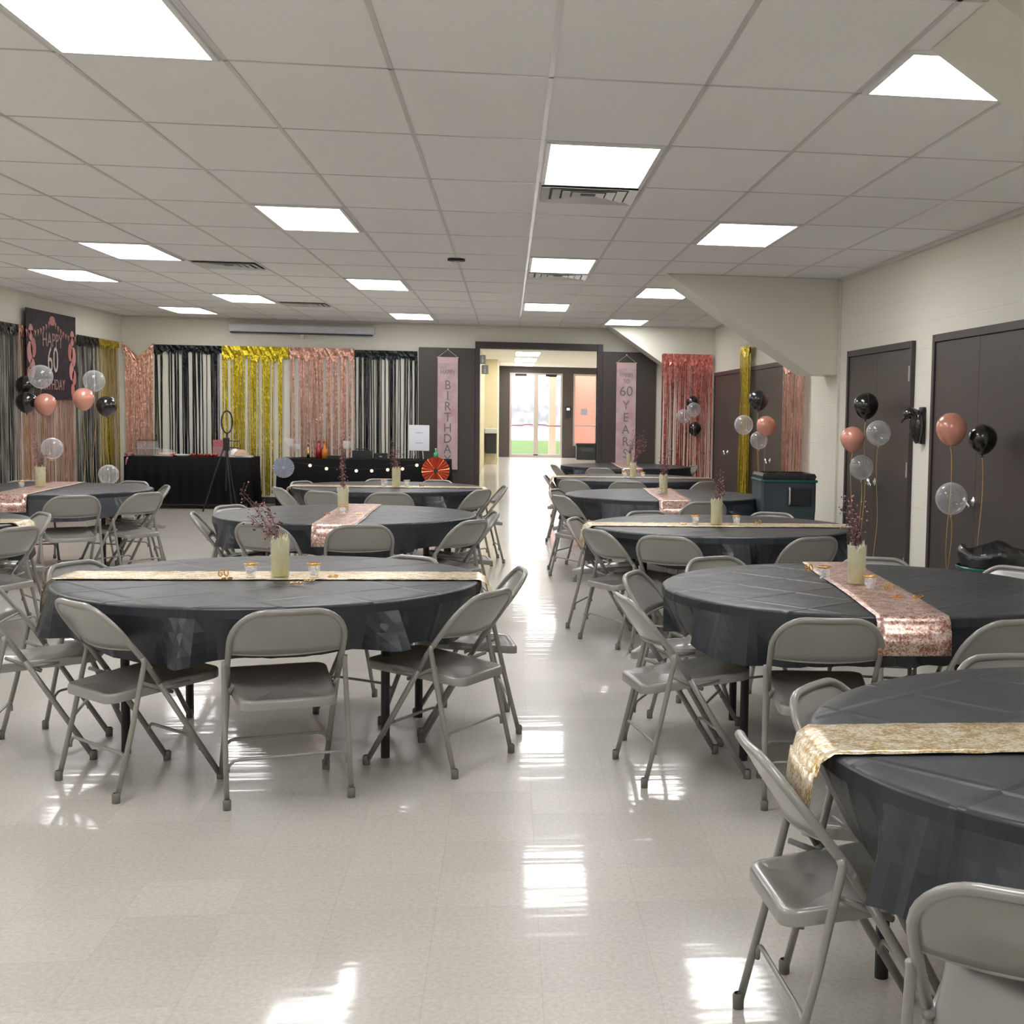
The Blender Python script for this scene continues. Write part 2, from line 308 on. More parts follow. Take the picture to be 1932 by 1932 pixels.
# side-wall doors with steel frames
def side_door(n, y0, y1, z1, handle_ys, hinges=()):
    fr = bmesh.new(); w = .055
    box(fr, XR-.035, XR-.001, y0, y0+w, 0, z1); box(fr, XR-.035, XR-.001, y1-w, y1, 0, z1); box(fr, XR-.035, XR-.001, y0+w, y1-w, z1-w, z1)
    d = struct('door_%d' % n, fr, M['trim'], bevel=.003)
    ym = (y0+y1)/2
    for a, b in ((y0+w+.003, ym-.002), (ym+.002, y1-w-.003)):
        l = struct('door_leaf', bx(XR-.022, XR-.002, a, b, .01, z1-w-.004), M['door'], parent=d, bevel=.002)
    for hy in handle_ys:
        hb = lathe(bmesh.new(), [(0, 0), (.034, 0), (.034, .006), (.012, .01), (.012, .035), (.03, .045), (.033, .06), (.022, .072), (0, .075)], 18)
        bmesh.ops.rotate(hb, verts=hb.verts, matrix=Matrix.Rotation(-PI/2, 3, 'Y'))
        h = struct('door_handle', hb, M['chrome'], parent=d, smooth=True, loc=(XR-.022, hy, .955))
        struct('handle_lever', tb([(XR-.075, hy, .955), (XR-.08, hy-.03, .95), (XR-.078, hy-.085, .925)], .009, 8), M['chrome'], parent=d, smooth=True)
        struct('handle_lever', tb([(XR-.075, hy, .955), (XR-.08, hy+.03, .95), (XR-.078, hy+.085, .93)], .009, 8), M['chrome'], parent=d, smooth=True)
    for hy in hinges:
        for hz in (.35, 1.1, 1.85): struct('door_hinge', bx(XR-.045, XR-.034, hy-.012, hy+.012, hz-.06, hz+.06), M['chrome'], parent=d)
    return d
side_door(3, 10.0, 11.99, 2.105, [10.97], [10.03])
side_door(4, 7.55, 9.50, 2.12, [8.55], [])
side_door(5, 14.66, 20.0, 2.12, [15.55, 18.65], [])
# ---------------- lobby ----------------
HL = 2.85
struct('wall_lobby_left', bx(LX0-1.2-.2, LX0-.35, YB+.2, 36.5, 0, HL), M['lobbywall'])
struct('wall_lobby_side', bx(LX0-.55, LX0, 36.5, LY, 0, HL), M['lobbywall'])
struct('wall_lobby_right', bx(LX1, LX1+.2, YB+.2, LY+.2, 0, HL), M['lobbywall'])
struct('ceiling_lobby', bx(LX0-1.4, LX1+.2, YB+.2, LY+.2, HL, HL+.1), M['tile'])
bm = bmesh.new()
box(bm, LX0, .03, LY, LY+.2, 0, HL); box(bm, .03, LX1, LY, LY+.2, 2.65, HL); box(bm, 1.68, 2.02, LY, LY+.2, 0, 2.65); box(bm, 2.02, 2.78, LY, LY+.2, 0, .38); box(bm, 2.78, LX1, LY, LY+.2, 0, 2.65)
struct('wall_far', bm, M['door'])
def glazed(n, x0, x1, z0, z1, mid, closer):
    bm = bmesh.new(); w = .06
    box(bm, x0, x0+w, LY+.02, LY+.1, z0, z1); box(bm, x1-w, x1, LY+.02, LY+.1, z0, z1); box(bm, x0+w, x1-w, LY+.02, LY+.1, z1-w, z1); box(bm, x0+w, x1-w, LY+.02, LY+.1, z0, z0+w*1.6)
    if mid: box(bm, (x0+x1)/2-.07, (x0+x1)/2+.07, LY+.02, LY+.1, z0+w, z1-w)
    d = struct(n, bm, M['alum'])
    struct('glass_pane', bx(x0+w, x1-w, LY+.05, LY+.06, z0+.09, z1-w), M['pane'], parent=d)
    return d
dd = glazed('door_6', .03, 1.68, .0, 2.65, True, True)
struct('push_bar', tb([(.1, LY-.03, 1.0), (.42, LY-.03, 1.0), (.5, LY-.03, 1.03), (.75, LY-.03, 1.03)], .018, 6), M['darkbar'], parent=dd)
struct('push_bar', tb([(.92, LY-.03, 1.03), (1.15, LY-.03, 1.03), (1.2, LY-.03, 1.0), (1.62, LY-.03, 1.0)], .018, 6), M['darkbar'], parent=dd)
struct('door_closer', bx(.2, .55, LY-.05, LY+.02, 2.54, 2.62), M['black'], parent=dd)
struct('door_closer', bx(1.15, 1.5, LY-.05, LY+.02, 2.54, 2.62), M['black'], parent=dd)
wn = glazed('window_1', 2.02, 2.78, .38, 2.65, False, False)
struct('window_bar', bx(2.08, 2.72, LY-.02, LY+.02, 1.0, 1.04), M['alum'], parent=wn)
struct('window_notice', bx(2.26, 2.47, LY+.04, LY+.048, 1.36, 1.56), M['print'], parent=wn)
# lobby lights
def troffer(x0, x1, y0, y1, z, label, grp):
    root = empty('ceiling_light', ((x0+x1)/2, (y0+y1)/2, z), 0, label, 'ceiling light', grp)
    w, h = (x1-x0)/2, (y1-y0)/2
    fr = bmesh.new(); t = .022
    for a in ((-w, w, -h, -h+t), (-w, w, h-t, h), (-w, -w+t, -h+t, h-t), (w-t, w, -h+t, h-t)): box(fr, *a, -.012, -.001)
    link('lamp_frame', fr, M['lampframe'], root)
    link('diffuser', bx(-w+t, w-t, -h+t, h-t, -.009, -.003), M['lamp'], root)
    return root
G = 'recessed fluorescent ceiling panels'
for (c0, r0, lab) in ((-3, -1, 'large white light panel cut by the top left edge'), (-3, 3, 'light panel in the second row left of the aisle, behind the large top left panel'),
    (-3, 7, 'light panel left of the aisle beside the small black ceiling detector'), (-3, 11, 'small far light panel left of the aisle in front of the back wall'),
    (-6, 1, 'light panel off the left edge'), (-6, 5, 'light panel on the left with a grey vent at its near corner'), (-6, 9, 'light panel on the far left, upper of two close together over the black buffet'),
    (-8, 3, 'x'), (-8, 7, 'leftmost light panel, above the poster wall'), (-8, 11, 'lower far left light panel in front of the projection screen'),
    (0, 1, 'bright light panel in the middle with a square vent right behind it'), (0, 5, 'second light panel of the middle row above the aisle'), (0, 9, 'farthest light panel of the middle row above the dark doorway'),
    (2, 3, 'light panel right of the aisle above the near right tables'), (2, 7, 'small light panel clipped by the sloped beam on the right'), (2, 11, 'farthest light panel on the right, above the right banner'),
    (-3, -5, 'x'), (0, -3, 'x'), (-6, -3, 'x'), (2, -5, 'x'), (-8, -1, 'x')):
    if lab == 'x' : lab = 'fluorescent ceiling panel outside the picture'
    troffer(GX+CW*c0+.018, GX+CW*(c0+1)-.018, GY+RH*r0+.015, GY+RH*(r0+1)-.015, H, lab, G)
troffer(1.39, 1.965, 4.62, 5.256, H, 'light panel at the upper right with a corner cut off by the sloped beam', G)
for i, (y0, y1) in enumerate(((31.2, 33.6), (35.1, 37.6), (38.9, 41.3))):
    troffer(.14, .75, y0, y1, HL, 'lobby ceiling light seen through the doorway, %s of three' % ('top', 'middle', 'lowest')[i], 'lobby ceiling lights')
for (x, y) in ((2.5, 26), (2.5, 34), (.4, 26)):
    troffer(x, x+.6, y, y+1.2, HL, 'lobby ceiling light hidden above the doorway', 'lobby ceiling lights')
def vent(x, y, label, s=.56):
    root = empty('ceiling_vent', (x, y, H), 0, label, 'air vent', 'square ceiling vents')
    link('backing', bx(-s/2, s/2, -s/2, s/2, -.004, -.001), M['ventdark'], root)
    for k, q in enumerate((.28, .215, .155, .095)):
        q = q*s/.56; fr = bmesh.new(); z0, z1 = -.006-.008*k, -.004
        rings = []
        for rr, z in ((q, -.016+.002*k), (q-.05, -.005)):
            rings.append([fr.verts.new((sx*rr, sy*rr, z)) for sx, sy in ((-1, -1), (1, -1), (1, 1), (-1, 1))])
        for i in range(4): fr.faces.new((rings[0][i], rings[0][(i+1) % 4], rings[1][(i+1) % 4], rings[1][i]))
        o = link('louvre', fr, M['vent'], root); s_ = o.modifiers.new('s', 'SOLIDIFY'); s_.thickness = .002
    return root
vent(GX+.305, GY+RH*2+.305, 'square louvred vent just beyond the bright middle light panel')
vent(GX+.305, GY+RH*6+.305, 'second louvred vent beyond the second middle light panel')
vent(GX+CW*-5+.305, GY+RH*6+.3, 'dim ceiling vent beside the left light panel'); vent(GX+CW*-5+.305, GY+RH*10+.1, 'far dim ceiling vent beside the far left light panels')
dt = empty('smoke_detector', (-.46, 11.75, H), 0, 'small dark round detector on the ceiling left of the aisle', 'smoke detector')
link('base', lt([(0, 0), (.075, 0), (.075, -.02), (0, -.025)]), M['black'], dt, smooth=False)
link('sensor', lt([(0, -.02), (.035, -.022), (.03, -.045), (0, -.05)]), M['white'], dt, smooth=True)
# projection screen
ps = empty('projection_screen', (-3.12, YB-.01, 2.665), 0, 'long white rolled-up projection screen case on the back wall above the curtains', 'projection screen')
link('case', bx(-1.08, 1.08, -.11, 0, -.06, .06), M['screenwhite'], ps, bevel=.02)
link('slot', bx(-1.05, 1.05, -.10, -.03, -.078, -.06), M['slot'], ps)
link('pull_tab', bx(-.03, .03, -.07, -.05, -.15, -.078), M['vent'], ps)
# outside the glass doors
struct('ground_outside', bx(-20, 20, LY+.25, 90, -.15, -.02), M['gravel'])
tag(link('lawn', bx(-20, 20, 45.5, 50, -.02, .45), M['grass']), 'strip of green lawn outside the glass doors', 'lawn')
bm = bmesh.new(); v = [bm.verts.new(p) for p in ((-20, 50, -.02), (20, 50, -.02), (20, 54, -.02), (-20, 54, -.02), (-20, 50, .45), (20, 50, .45), (20, 54, .8), (-20, 54, .8))]
for f in ((0, 3, 2, 1), (4, 5, 6, 7), (0, 1, 5, 4), (1, 2, 6, 5), (2, 3, 7, 6), (3, 0, 4, 7)): bm.faces.new([v[q] for q in f])
tag(link('road', bm, M['gravel']), 'pale sloping road beyond the lawn outside the glass doors', 'road')
tag(link('stone_bank', bx(-12, 12, 54, 54.6, -.02, 1.7), M['stone']), 'grey stone bank seen through the glass doors', 'retaining wall')
tag(link('entrance_pillar', bx(1.33, 1.56, 44.2, 44.5, -.02, 4), M['coral']), 'coral painted pillar outside the glass doors', 'pillar')
tag(link('entrance_wall', bx(2.1, 3.2, 43.2, 43.4, -.02, 4), M['coral']), 'coral painted wall filling the lobby window', 'wall')
hs = empty('distant_house', (2.9, 78, -.4), 0, 'blue grey house roof beyond the glass doors', 'house')
link('house_wall', bx(-.6, 4, 0, 4, 0, 3.2), M['drywall'], hs); bm = bmesh.new()
vs = [bm.verts.new(p) for p in ((-1, -.3, 3.2), (4.4, -.3, 3.2), (4.4, 4.3, 3.2), (-1, 4.3, 3.2), (1.7, -.3, 4.6), (1.7, 4.3, 4.6))]
for f in ((0, 1, 4), (1, 2, 5, 4), (2, 3, 5), (3, 0, 4, 5), (0, 3, 2, 1)): bm.faces.new([vs[i] for i in f])
link('roof', bm, M['house'], hs)
cpt = empty('carport', (.5, 70, 0), 0, 'dark blue flat roof far outside the left glass door leaf', 'carport')
link('roof', bx(-.7, .7, -1, 1, 3.25, 3.7), M['house'], cpt)
for sx in (-1, 1): link('post', bx(sx*.6-.05, sx*.6+.05, -.9, -.8, -.02, 3.25), M['drywall'], cpt)
# lobby furniture
wf = empty('water_fountain', (LX0-.17, 36.49, 0), 0, 'metal drinking fountain on the lobby wall beyond the doorway', 'drinking fountain')
link('basin', bx(-.17, .17, -.35, 0, .84, .98), M['vent'], wf, bevel=.02); link('cabinet', bx(-.15, .15, -.28, 0, .3, .84), M['darkbar'] if 0 else M['redbar'], wf, bevel=.01); link('spout', tb([(0, -.06, .98), (0, -.07, 1.03), (0, -.11, 1.05)], .012, 8), M['chrome'], wf)
sg = empty('restroom_sign', (LX0-.348, 30, 0), 0, 'pale restroom sign high on the lobby wall through the doorway', 'sign')
link('sign_plate', bx(.0, .13, -.01, .01, 2.50, 2.70), M['print'], sg); link('sign_plate', bx(.04, .19, -.01, .01, 2.28, 2.48), M['print'], sg)
for (xx, zz) in ((.065, 2.6), (.115, 2.38)):
    f = lathe(bmesh.new(), [(0, 0), (.02, 0), (.02, -.003), (0, -.003)], 10, c=(xx, -.010, zz+.05), axis='y'); box(f, xx-.02, xx+.02, -.013, -.010, zz-.07, zz+.02); link('pictogram', f, M['paper'], sg)
lb = empty('lobby_bin', (2.4, 40.8, 0), 0, 'dark low bin standing below the lobby window', 'bin')
link('body', bx(-.33, .33, -.25, .25, 0, .42), M['redbar'], lb, bevel=.02); link('lid', bx(-.35, .35, -.27, .27, .42, .5), M['black'], lb, bevel=.02); link('flap', bx(-.2, .2, -.275, -.268, .25, .36), M['bin'], lb)
tp = empty('wall_phone', (1.86, LY-.001, 1.5), 0, 'small black device on the brown post between the glass doors and lobby window', 'wall phone')
link('casing', bx(-.08, .08, -.07, 0, -.22, .12), M['black'], tp, bevel=.01); link('face_plate', bx(-.05, .05, -.078, -.07, 0, .08), M['chrome'], tp)

# ---------------- folding chair prototype ----------------
def make_chair():
    root = empty('folding_chair', (0, 0, 0))
    def side(z):   # depth of the slanting tube at height z
        return -.075-(z-.5)*.78 if z > .5 else -.075+(.5-z)*.62
    # inverted U back tube, from seat height up
    HW, RC, ZT = .213, .125, .757
    pts = [(-HW*.97, side(.43), .43), (-HW, side(.52), .52)]
    for i in range(9):
        a = PI-PI/2*i/8; z = ZT-.012-RC+RC*math.sin(a)
        pts.append((-HW+RC+RC*math.cos(a), side(z), z))
    for i in range(1, 6):
        x = (-HW+RC)+(2*(HW-RC))*i/6; pts.append((x, side(ZT-.012)-.006*math.sin(PI*i/6), ZT-.012))
    for i in range(9):
        a = PI/2-PI/2*i/8; z = ZT-.012-RC+RC*math.sin(a)
        pts.append((HW-RC+RC*math.cos(a), side(z), z))
    pts += [(HW, side(.52), .52), (HW*.97, side(.43), .43)]
    link('back_frame', tb(pts, .0118, 10), M['chair'], root, smooth=True)
    # back panel: curved pressed sheet inside the U
    bm = bmesh.new(); rows = []; zb = .575; NX = 16; NZ = 8
    for j in range(NZ+1):
        z = zb+(ZT-.016-zb)*j/NZ
        d = max(0, z-(ZT-.012-RC)); hw = HW-RC+math.sqrt(max(0, RC*RC-d*d)) if d > 0 else HW
        hw = min(hw, HW-.004)
        row = []
        for i in range(NX+1):
            x = -hw+2*hw*i/NX; sag = (1-(x/HW)**2)*(.034)
            row.append(bm.verts.new((x, side(z)-sag*(1-(j/NZ)**2*.8), z-(.010*(1-(x/HW)**2)*(1 if j == 0 else 0)))))
        rows.append(row)
    for j in range(NZ):
        for i in range(NX): bm.faces.new((rows[j][i], rows[j][i+1], rows[j+1][i+1], rows[j+1][i]))
    o = link('backrest', bm, M['chair'], root, smooth=True); s = o.modifiers.new('s', 'SOLIDIFY'); s.thickness = .004; s.offset = 0
    link('backrest_lip', tb([(-HW+.006+(2*HW-.012)*i/12, side(zb)-.034*(1-((-HW+(2*HW)*i/12)/HW)**2), zb-.010*(1-((-HW+(2*HW)*i/12)/HW)**2)) for i in range(13)], .005, 6), M['chair'], o, smooth=True)
    # seat pan
    def outline(k, grow=0):
        pts = []
        for (cx, cy, a0, r) in ((.145, .185, 0, .05), (-.145, .185, PI/2, .05), (-.125, -.155, PI, .045), (.125, -.155, 1.5*PI, .045)):
            for i in range(7):
                a = a0+PI/2*i/6; rr = r+grow
                pts.append(((cx+rr*math.cos(a))*1.06, (cy+rr*math.sin(a))*1.08-.008))
        return pts
    bm = bmesh.new(); rings = []
    for g, z in ((.0, -.036), (.0, -.008), (-.004, -.001), (-.012, .0), (-.03, -.004), (-.045, -.009)):
        rings.append([bm.verts.new((x, y, .428+z+.11*y - (.010*(1-abs(x)/.2) if g < -.03 else 0))) for x, y in outline(0, g)])
    cv = bm.verts.new((0, 0, .411)); n = len(rings[0])
    for A, B in zip(rings, rings[1:]):
        for i in range(n): bm.faces.new((A[i], A[(i+1) % n], B[(i+1) % n], B[i]))
    for i in range(n): bm.faces.new((rings[-1][i], rings[-1][(i+1) % n], cv))
    o = link('seat', bm, M['chair'], root, smooth=True)
    for s in (-1, 1):
        x0 = s*HW*.97
        f = link('leg', tb([(x0, side(.43), .43), (s*.205, side(.25), .25), (s*.208, side(.02), .02)], .0118, 10), M['chair'], root, smooth=True)
        link('rubber_foot', lt([(0, .0), (.0155, .0), (.0165, .035), (.0125, .04)], n=12, c=(s*.208, side(.012), 0)), M['rubber'], f, smooth=True)
        rx = s*.226
        f = link('leg', tb([(rx, side(.54)-.002, .54), (rx, side(.53)-.004, .52), (s*.229, -.155, .28), (s*.230, -.22, .02)], .0105, 10), M['chair'], root, smooth=True)
        link('rubber_foot', lt([(0, .0), (.0145, .0), (.0155, .035), (.0115, .04)], n=12, c=(s*.230, -.224, 0)), M['rubber'], f, smooth=True)
        link('seat_link', tb([(s*.196, -.11, .445), (s*.196, .03, .385)], .008, 6), M['chair'], root, smooth=True)
        link('seat_link', tb([(s*.196, .10, .42), (s*.2, side(.40)-.0, .405)], .007, 6), M['chair'], root, smooth=True)
    def inv_u(hw, y, yb, z): # bowed cross bar with turned-down ends
        return [(-hw, y, z-.045), (-hw+.004, y, z-.02), (-hw+.022, y, z-.004)]+[(-hw+.04+(2*hw-.08)*i/6, y+(yb-y)*0, z) for i in range(7)]+[(hw-.022, y, z-.004), (hw-.004, y, z-.02), (hw, y, z-.045)]
    link('stretcher', tb(inv_u(.222, -.178, -.2, .175), .0065, 8), M['chair'], root, smooth=True)
    link('stretcher', tb(inv_u(.202, side(.15), side(.15), .178), .0065, 8), M['chair'], root, smooth=True)
    link('pivot_rod', tb([(-.226, side(.5), .5), (-.2, side(.5), .5)], .006, 6), M['chair'], root); link('pivot_rod', tb([(.226, side(.5), .5), (.2, side(.5), .5)], .006, 6), M['chair'], root)
    return root
chair0 = make_chair(); reg(chair0); chair_used = [False]
def place_chair(x, y, ang, label, grp):
    """x,y = spot under the top of the backrest; ang = facing direction in degrees"""
    a = math.radians(ang); o = chair0
    if chair_used[0]: o = copy_fast(chair0)
    chair_used[0] = True
    o.location = (x+.272*math.cos(a), y+.272*math.sin(a), 0); o.rotation_euler = (0, 0, a-PI/2)
    tag(o, label, 'chair', grp)
# ---------------- tables ----------------
RAD = .915
def make_table(cx, cy, rz, name, label):
    t = empty('round_table', (cx, cy, 0), rz, label, 'table', 'round folding tables')
    link('tabletop', lt([(0, .705), (RAD-.03, .705), (RAD-.03, .735), (0, .735)], n=64), M['tabletop'], t)
    for sx in (-1, 1):
        for sy in (-1, 1):
            link('leg', tb([(sx*.56, sy*.38+.1, 0), (sx*.56, sy*.38+.1, .704)], .019, 12), M['black'], t, smooth=False)
    for sx in (-1, 1):
        link('cross_bar', bx(sx*.56-.01, sx*.56+.01, -.26, .46, .60, .625), M['black'], t)
        link('fold_brace', tb([(sx*.56, .1, .61), (sx*.16, .1, .69)], .01, 6), M['black'], t)
    link('apron', bx(-.6, .6, -.02, .02, .66, .703), M['black'], t)
    return t
def make_cloth(cx, cy, seed, label, calm, drop=.225, push=()):
    """calm = list of angles (rad) where a runner hangs"""
    rnd = random.Random(seed); bm = bmesh.new(); NT = 168; ph = [rnd.uniform(0, 2*PI) for _ in range(6)]
    # triangular pleats of uneven width
    ks = []; a = 0
    while a < 2*PI-.12:
        ks.append((a, rnd.uniform(-.4, 1))); a += rnd.uniform(.10, .30)
    ks.append((2*PI, ks[0][1]))
    def fold(t):
        t %= 2*PI
        for i in range(len(ks)-1):
            if ks[i][0] <= t <= ks[i+1][0]:
                u = (t-ks[i][0])/(ks[i+1][0]-ks[i][0]); v = ks[i][1] + (ks[i+1][1]-ks[i][1])*u
                return v if i % 2 else v*.45+.25*math.sin(u*PI)
        return 0
    rings = []
    prof = [(.3, 0), (.6, 0), (.8, 0), (.86, 0), (.905, 0), (.913, -.002), (.920, -.008), (.922, -.04), (None, .25), (None, .5), (None, .75), (None, 1.0)]
    for (r, z) in prof:
        ring = []
        for k in range(NT):
            t = 2*PI*k/NT
            c = min([abs((t-q+PI) % (2*PI)-PI) for q in calm]+[9]); cf = max(0, min(1, (c-.17)/.15))
            f = fold(t)*cf
            dr = drop+.022*math.sin(4*t+ph[0])+.012*math.sin(7*t+ph[1])+.012*fold(t*1.7+1)
            if r is None:
                q = z; rr = .924+.03*q+max(f, -.35)*.09*q**.8; zz = -.05-(dr-.05)*q
                pw = max([max(0, min(1, (.17-abs((t-a+PI) % (2*PI)-PI))/.07)) for a in push]+[0]); rr = rr*(1-pw)+(.922-.07*q+f*.02*q)*pw
            else: rr = r+(f*.006 if r > .9 else 0); zz = z
            ring.append(bm.verts.new((rr*math.cos(t), rr*math.sin(t), .7395+zz)))
        rings.append(ring)
    cv = bm.verts.new((0, 0, .7395))
    for k in range(NT): bm.faces.new((rings[0][k], rings[0][(k+1) % NT], cv))
    for i, (A, B) in enumerate(zip(rings, rings[1:])):
        for k in range(NT):
            f = bm.faces.new((A[k], B[k], B[(k+1) % NT], A[(k+1) % NT]))
            f.smooth = i < 6
    o = link('tablecloth', bm, M['cloth'], loc=(cx, cy, 0), rot=None); s = o.modifiers.new('s', 'SOLIDIFY'); s.thickness = .0015; s.offset = 1
    return tag(o, label, 'tablecloth', 'black plastic round tablecloths')
def make_runner(cx, cy, ang, kind, label, off=0.0, w=.29, seed=0, hang=.2):
    rnd = random.Random(seed); bm = bmesh.new(); rows = []; S = []
    NS = 60; L = math.sqrt(max(0, .935**2-off**2))+.006
    n = 0
    path = [(-L-.022, -hang), (-L-.02, -hang*.66), (-L-.015, -hang*.33), (-L-.008, -.05), (-L, -.018), (-L+.03, 0)]
    path += [(-L+.06+(2*L-.12)*i/NS, 0) for i in range(NS+1)] + [(-s, z) for s, z in path[::-1]]
    for i, (s, z) in enumerate(path):
        row = []
        for j in range(9):
            v = (-w/2+w*j/8)+off
            Lv = math.sqrt(max(.01, .95**2-v*v)); sc = s
            # follow the round rim
            if abs(s) > L-.07: sc = math.copysign(abs(s)-(L-min(Lv+.004, L+.01))*1.0, s)
            zz = .7445+z+(rnd.uniform(0, .0025) if z == 0 else 0)
            if z < 0: sc += math.copysign(.006*math.sin(j*1.7+seed), s)*(-z/hang)
            row.append(bm.verts.new((sc, v+.004*math.sin(s*5+seed), zz)))
        rows.append(row)
    for a, b in zip(rows, rows[1:]):
        for j in range(8): bm.faces.new((a[j], a[j+1], b[j+1], b[j]))
    o = link('table_runner', bm, M['gold_seq' if kind == 'gold' else 'rose_seq'], smooth=True, loc=(cx, cy, 0), rot=(0, 0, ang)); s = o.modifiers.new('s', 'SOLIDIFY'); s.thickness = .0012; s.offset = 1
    return tag(o, label, 'table runner', 'sequin table runners')
# table: name, cx, cy, rot, runner angle, kind, runner offset, phrase, seed
TABLES = dict(
 A=(-1.04, 6.11, math.radians(-7), 0.0, 'gold', .04, 'the large front left table'),
 B=(-1.15, 9.78, math.radians(4), PI/2+.01, 'rose', -.02, 'the second table left of the aisle'),
 D=(-1.15, 13.15, 0, 0.0, 'gold', -.08, 'the third table left of the aisle'),
 E=(-4.1, 12.35, .1, PI/2+.05, 'rose', .0, 'the far left table below the poster wall'),
 F=(-3.99, 8.9, .1, 0.0, 'gold', 0, 'the table cut by the left edge'),
 G=(1.66, 3.02, .2, -.02, 'gold', .0, 'the nearest right table'),
 I=(1.62, 5.84, math.radians(-6), PI/2-.06, 'rose', .0, 'the second right table'),
 J=(1.47, 9.05, 0, 0.0, 'gold', -.05, 'the third right table'),
 K=(1.45, 12.35, 0, PI/2-.02, 'rose', -.02, 'the fourth right table'),
 L=(1.45, 15.4, 0, 0.0, 'gold', 0, 'the fifth right table'),
 N=(1.66, 18.75, 0, PI/2, 'rose', 0, 'the farthest right table by the doorway'))
# chairs: table, backrest-top x, y, label[, facing override]
CH = [
 ('A', -.80, 5.06, 'grey folding chair seen from behind at the front left table, nearest the camera', 107),
 ('A', -1.655, 5.29, 'grey folding chair at the near left of the front left table', 43),
 ('A', -.05, 5.585, 'grey folding chair at the near right of the front left table, beside the aisle', 150),
 ('A', .08, 6.39, 'grey folding chair at the right end of the front left table, behind its neighbour', 187),
 ('A', -2.26, 5.95, 'grey folding chair cut by the left photo edge at the front left table'),
 ('A', -2.06, 6.6, 'grey folding chair whose back arches over the far left rim of the front left table'),
 ('A', -.47, 6.9, 'grey folding chair on the far side of the front left table, only its top showing'),
 ('B', -.94, 8.72, 'grey folding chair before the second left table, right of the berry vase'),
 ('B', -1.6, 8.78, 'grey folding chair before the second left table, behind the berry branches'),
 ('B', -2.2, 9.62, 'grey folding chair at the left of the second left table, facing the aisle'),
 ('B', -.22, 9.15, 'grey folding chair at the near right of the second left table, turned from the aisle'),
 ('B', -.08, 9.95, 'grey folding chair at the aisle side of the second left table, farther than its neighbour'),
 ('B', -2.1, 10.35, 'grey folding chair behind the far left rim of the second left table'),
 ('D', -1.66, 12.12, 'grey folding chair before the third left table, left of the middle vase'),
 ('D', -1.05, 12.02, 'grey folding chair before the third left table, right of the middle vase'),
 ('D', -2.08, 13.7, 'grey folding chair at the far left of the third left table below the buffet'),
 ('D', -2.12, 12.6, 'grey folding chair at the left end of the third left table facing the aisle'),
 ('D', -1.33, 14.3, 'grey folding chair behind the third left table, its top showing beside the vase'),
 ('D', -.73, 14.2, 'grey folding chair behind the third left table, below the copper paper fan'),
 ('D', -.23, 12.6, 'grey folding chair at the near right of the third left table'),
 ('D', -.02, 13.3, 'grey folding chair at the aisle end of the third left table, farther than its neighbour'),
 ('E', -3.48, 11.25, 'grey folding chair seen from behind at the near side of the far left table'),
 ('E', -3.02, 11.7, 'grey folding chair at the near right of the far left table'),
 ('E', -3.12, 12.75, 'grey folding chair at the right end of the far left table, behind its neighbour'),
 ('E', -4.55, 13.3, 'grey folding chair behind the far left table at the photo edge'),
 ('E', -3.58, 13.4, 'grey folding chair behind the far left table by the small clear balloon'),
 ('F', -2.92, 8.42, 'grey folding chair with rounded back at the left photo edge, nearest of the two there'),
 ('F', -3.13, 9.5, 'grey folding chair behind the one at the left photo edge'),
 ('G', .56, 3.0, 'grey folding chair standing sideways in the aisle at the nearest right table', 3),
 ('G', .86, 3.64, 'grey folding chair left of the nearest right table, its front facing the camera'),
 ('G', .85, 1.99, 'grey folding chair cut by the bottom right corner of the photo', 62),
 ('G', 1.62, 4.08, 'grey folding chair behind the nearest right table at the right photo edge'),
 ('I', 1.21, 4.82, 'grey folding chair seen from behind between the two nearest right tables', 84),
 ('I', 1.95, 4.78, 'grey folding chair before the second right table, cut by the photo edge'),
 ('I', .47, 5.445, 'grey folding chair at the aisle side of the second right table, seat fully visible', 10),
 ('I', .58, 6.24, 'grey folding chair at the far left of the second right table, partly hidden'),
 ('I', 1.08, 6.92, 'grey folding chair behind the second right table, left of its vase'),
 ('I', 1.98, 6.93, 'grey folding chair behind the second right table, right of its vase'),
 ('I', 2.62, 6.5, 'grey folding chair behind the second right table at the right photo edge'),
 ('J', .96, 8.06, 'grey folding chair seen from behind at the near left of the third right table'),
 ('J', 1.92, 8.05, 'grey folding chair at the near right of the third right table, beside the tall vase'),
 ('J', .55, 8.5, 'grey folding chair at the near left end of the third right table', 28),
 ('J', .45, 9.4, 'grey folding chair at the aisle end of the third right table'),
 ('J', 1.05, 10.12, 'grey folding chair behind the third right table, left of its candy cups'),
 ('J', 2.05, 10.08, 'grey folding chair behind the third right table, in front of the slate bin'),
 ('K', 1.70, 11.25, 'grey folding chair before the fourth right table beside its runner end'),
 ('K', .45, 11.85, 'grey folding chair at the aisle end of the fourth right table, nearer one'),
 ('K', .44, 12.8, 'grey folding chair at the aisle end of the fourth right table, farther one'),
 ('K', 2.55, 12.5, 'pale folding chair at the right end of the fourth right table before the bin'),
 ('L', .68, 14.5, 'grey folding chair at the near left of the fifth right table'),
 ('L', 1.29, 14.33, 'grey folding chair at the near side of the fifth right table'),
 ('L', 2.2, 14.55, 'grey folding chair at the near right of the fifth right table'),
 ('L', .42, 15.5, 'grey folding chair at the aisle end of the fifth right table'),
 ('N', 1.2, 17.65, 'grey folding chair at the near side of the farthest right table'),
 ('N', .62, 18.5, 'grey folding chair at the aisle end of the farthest right table'),
 ('N', 2.68, 18.9, 'grey folding chair at the right end of the farthest right table'),
]
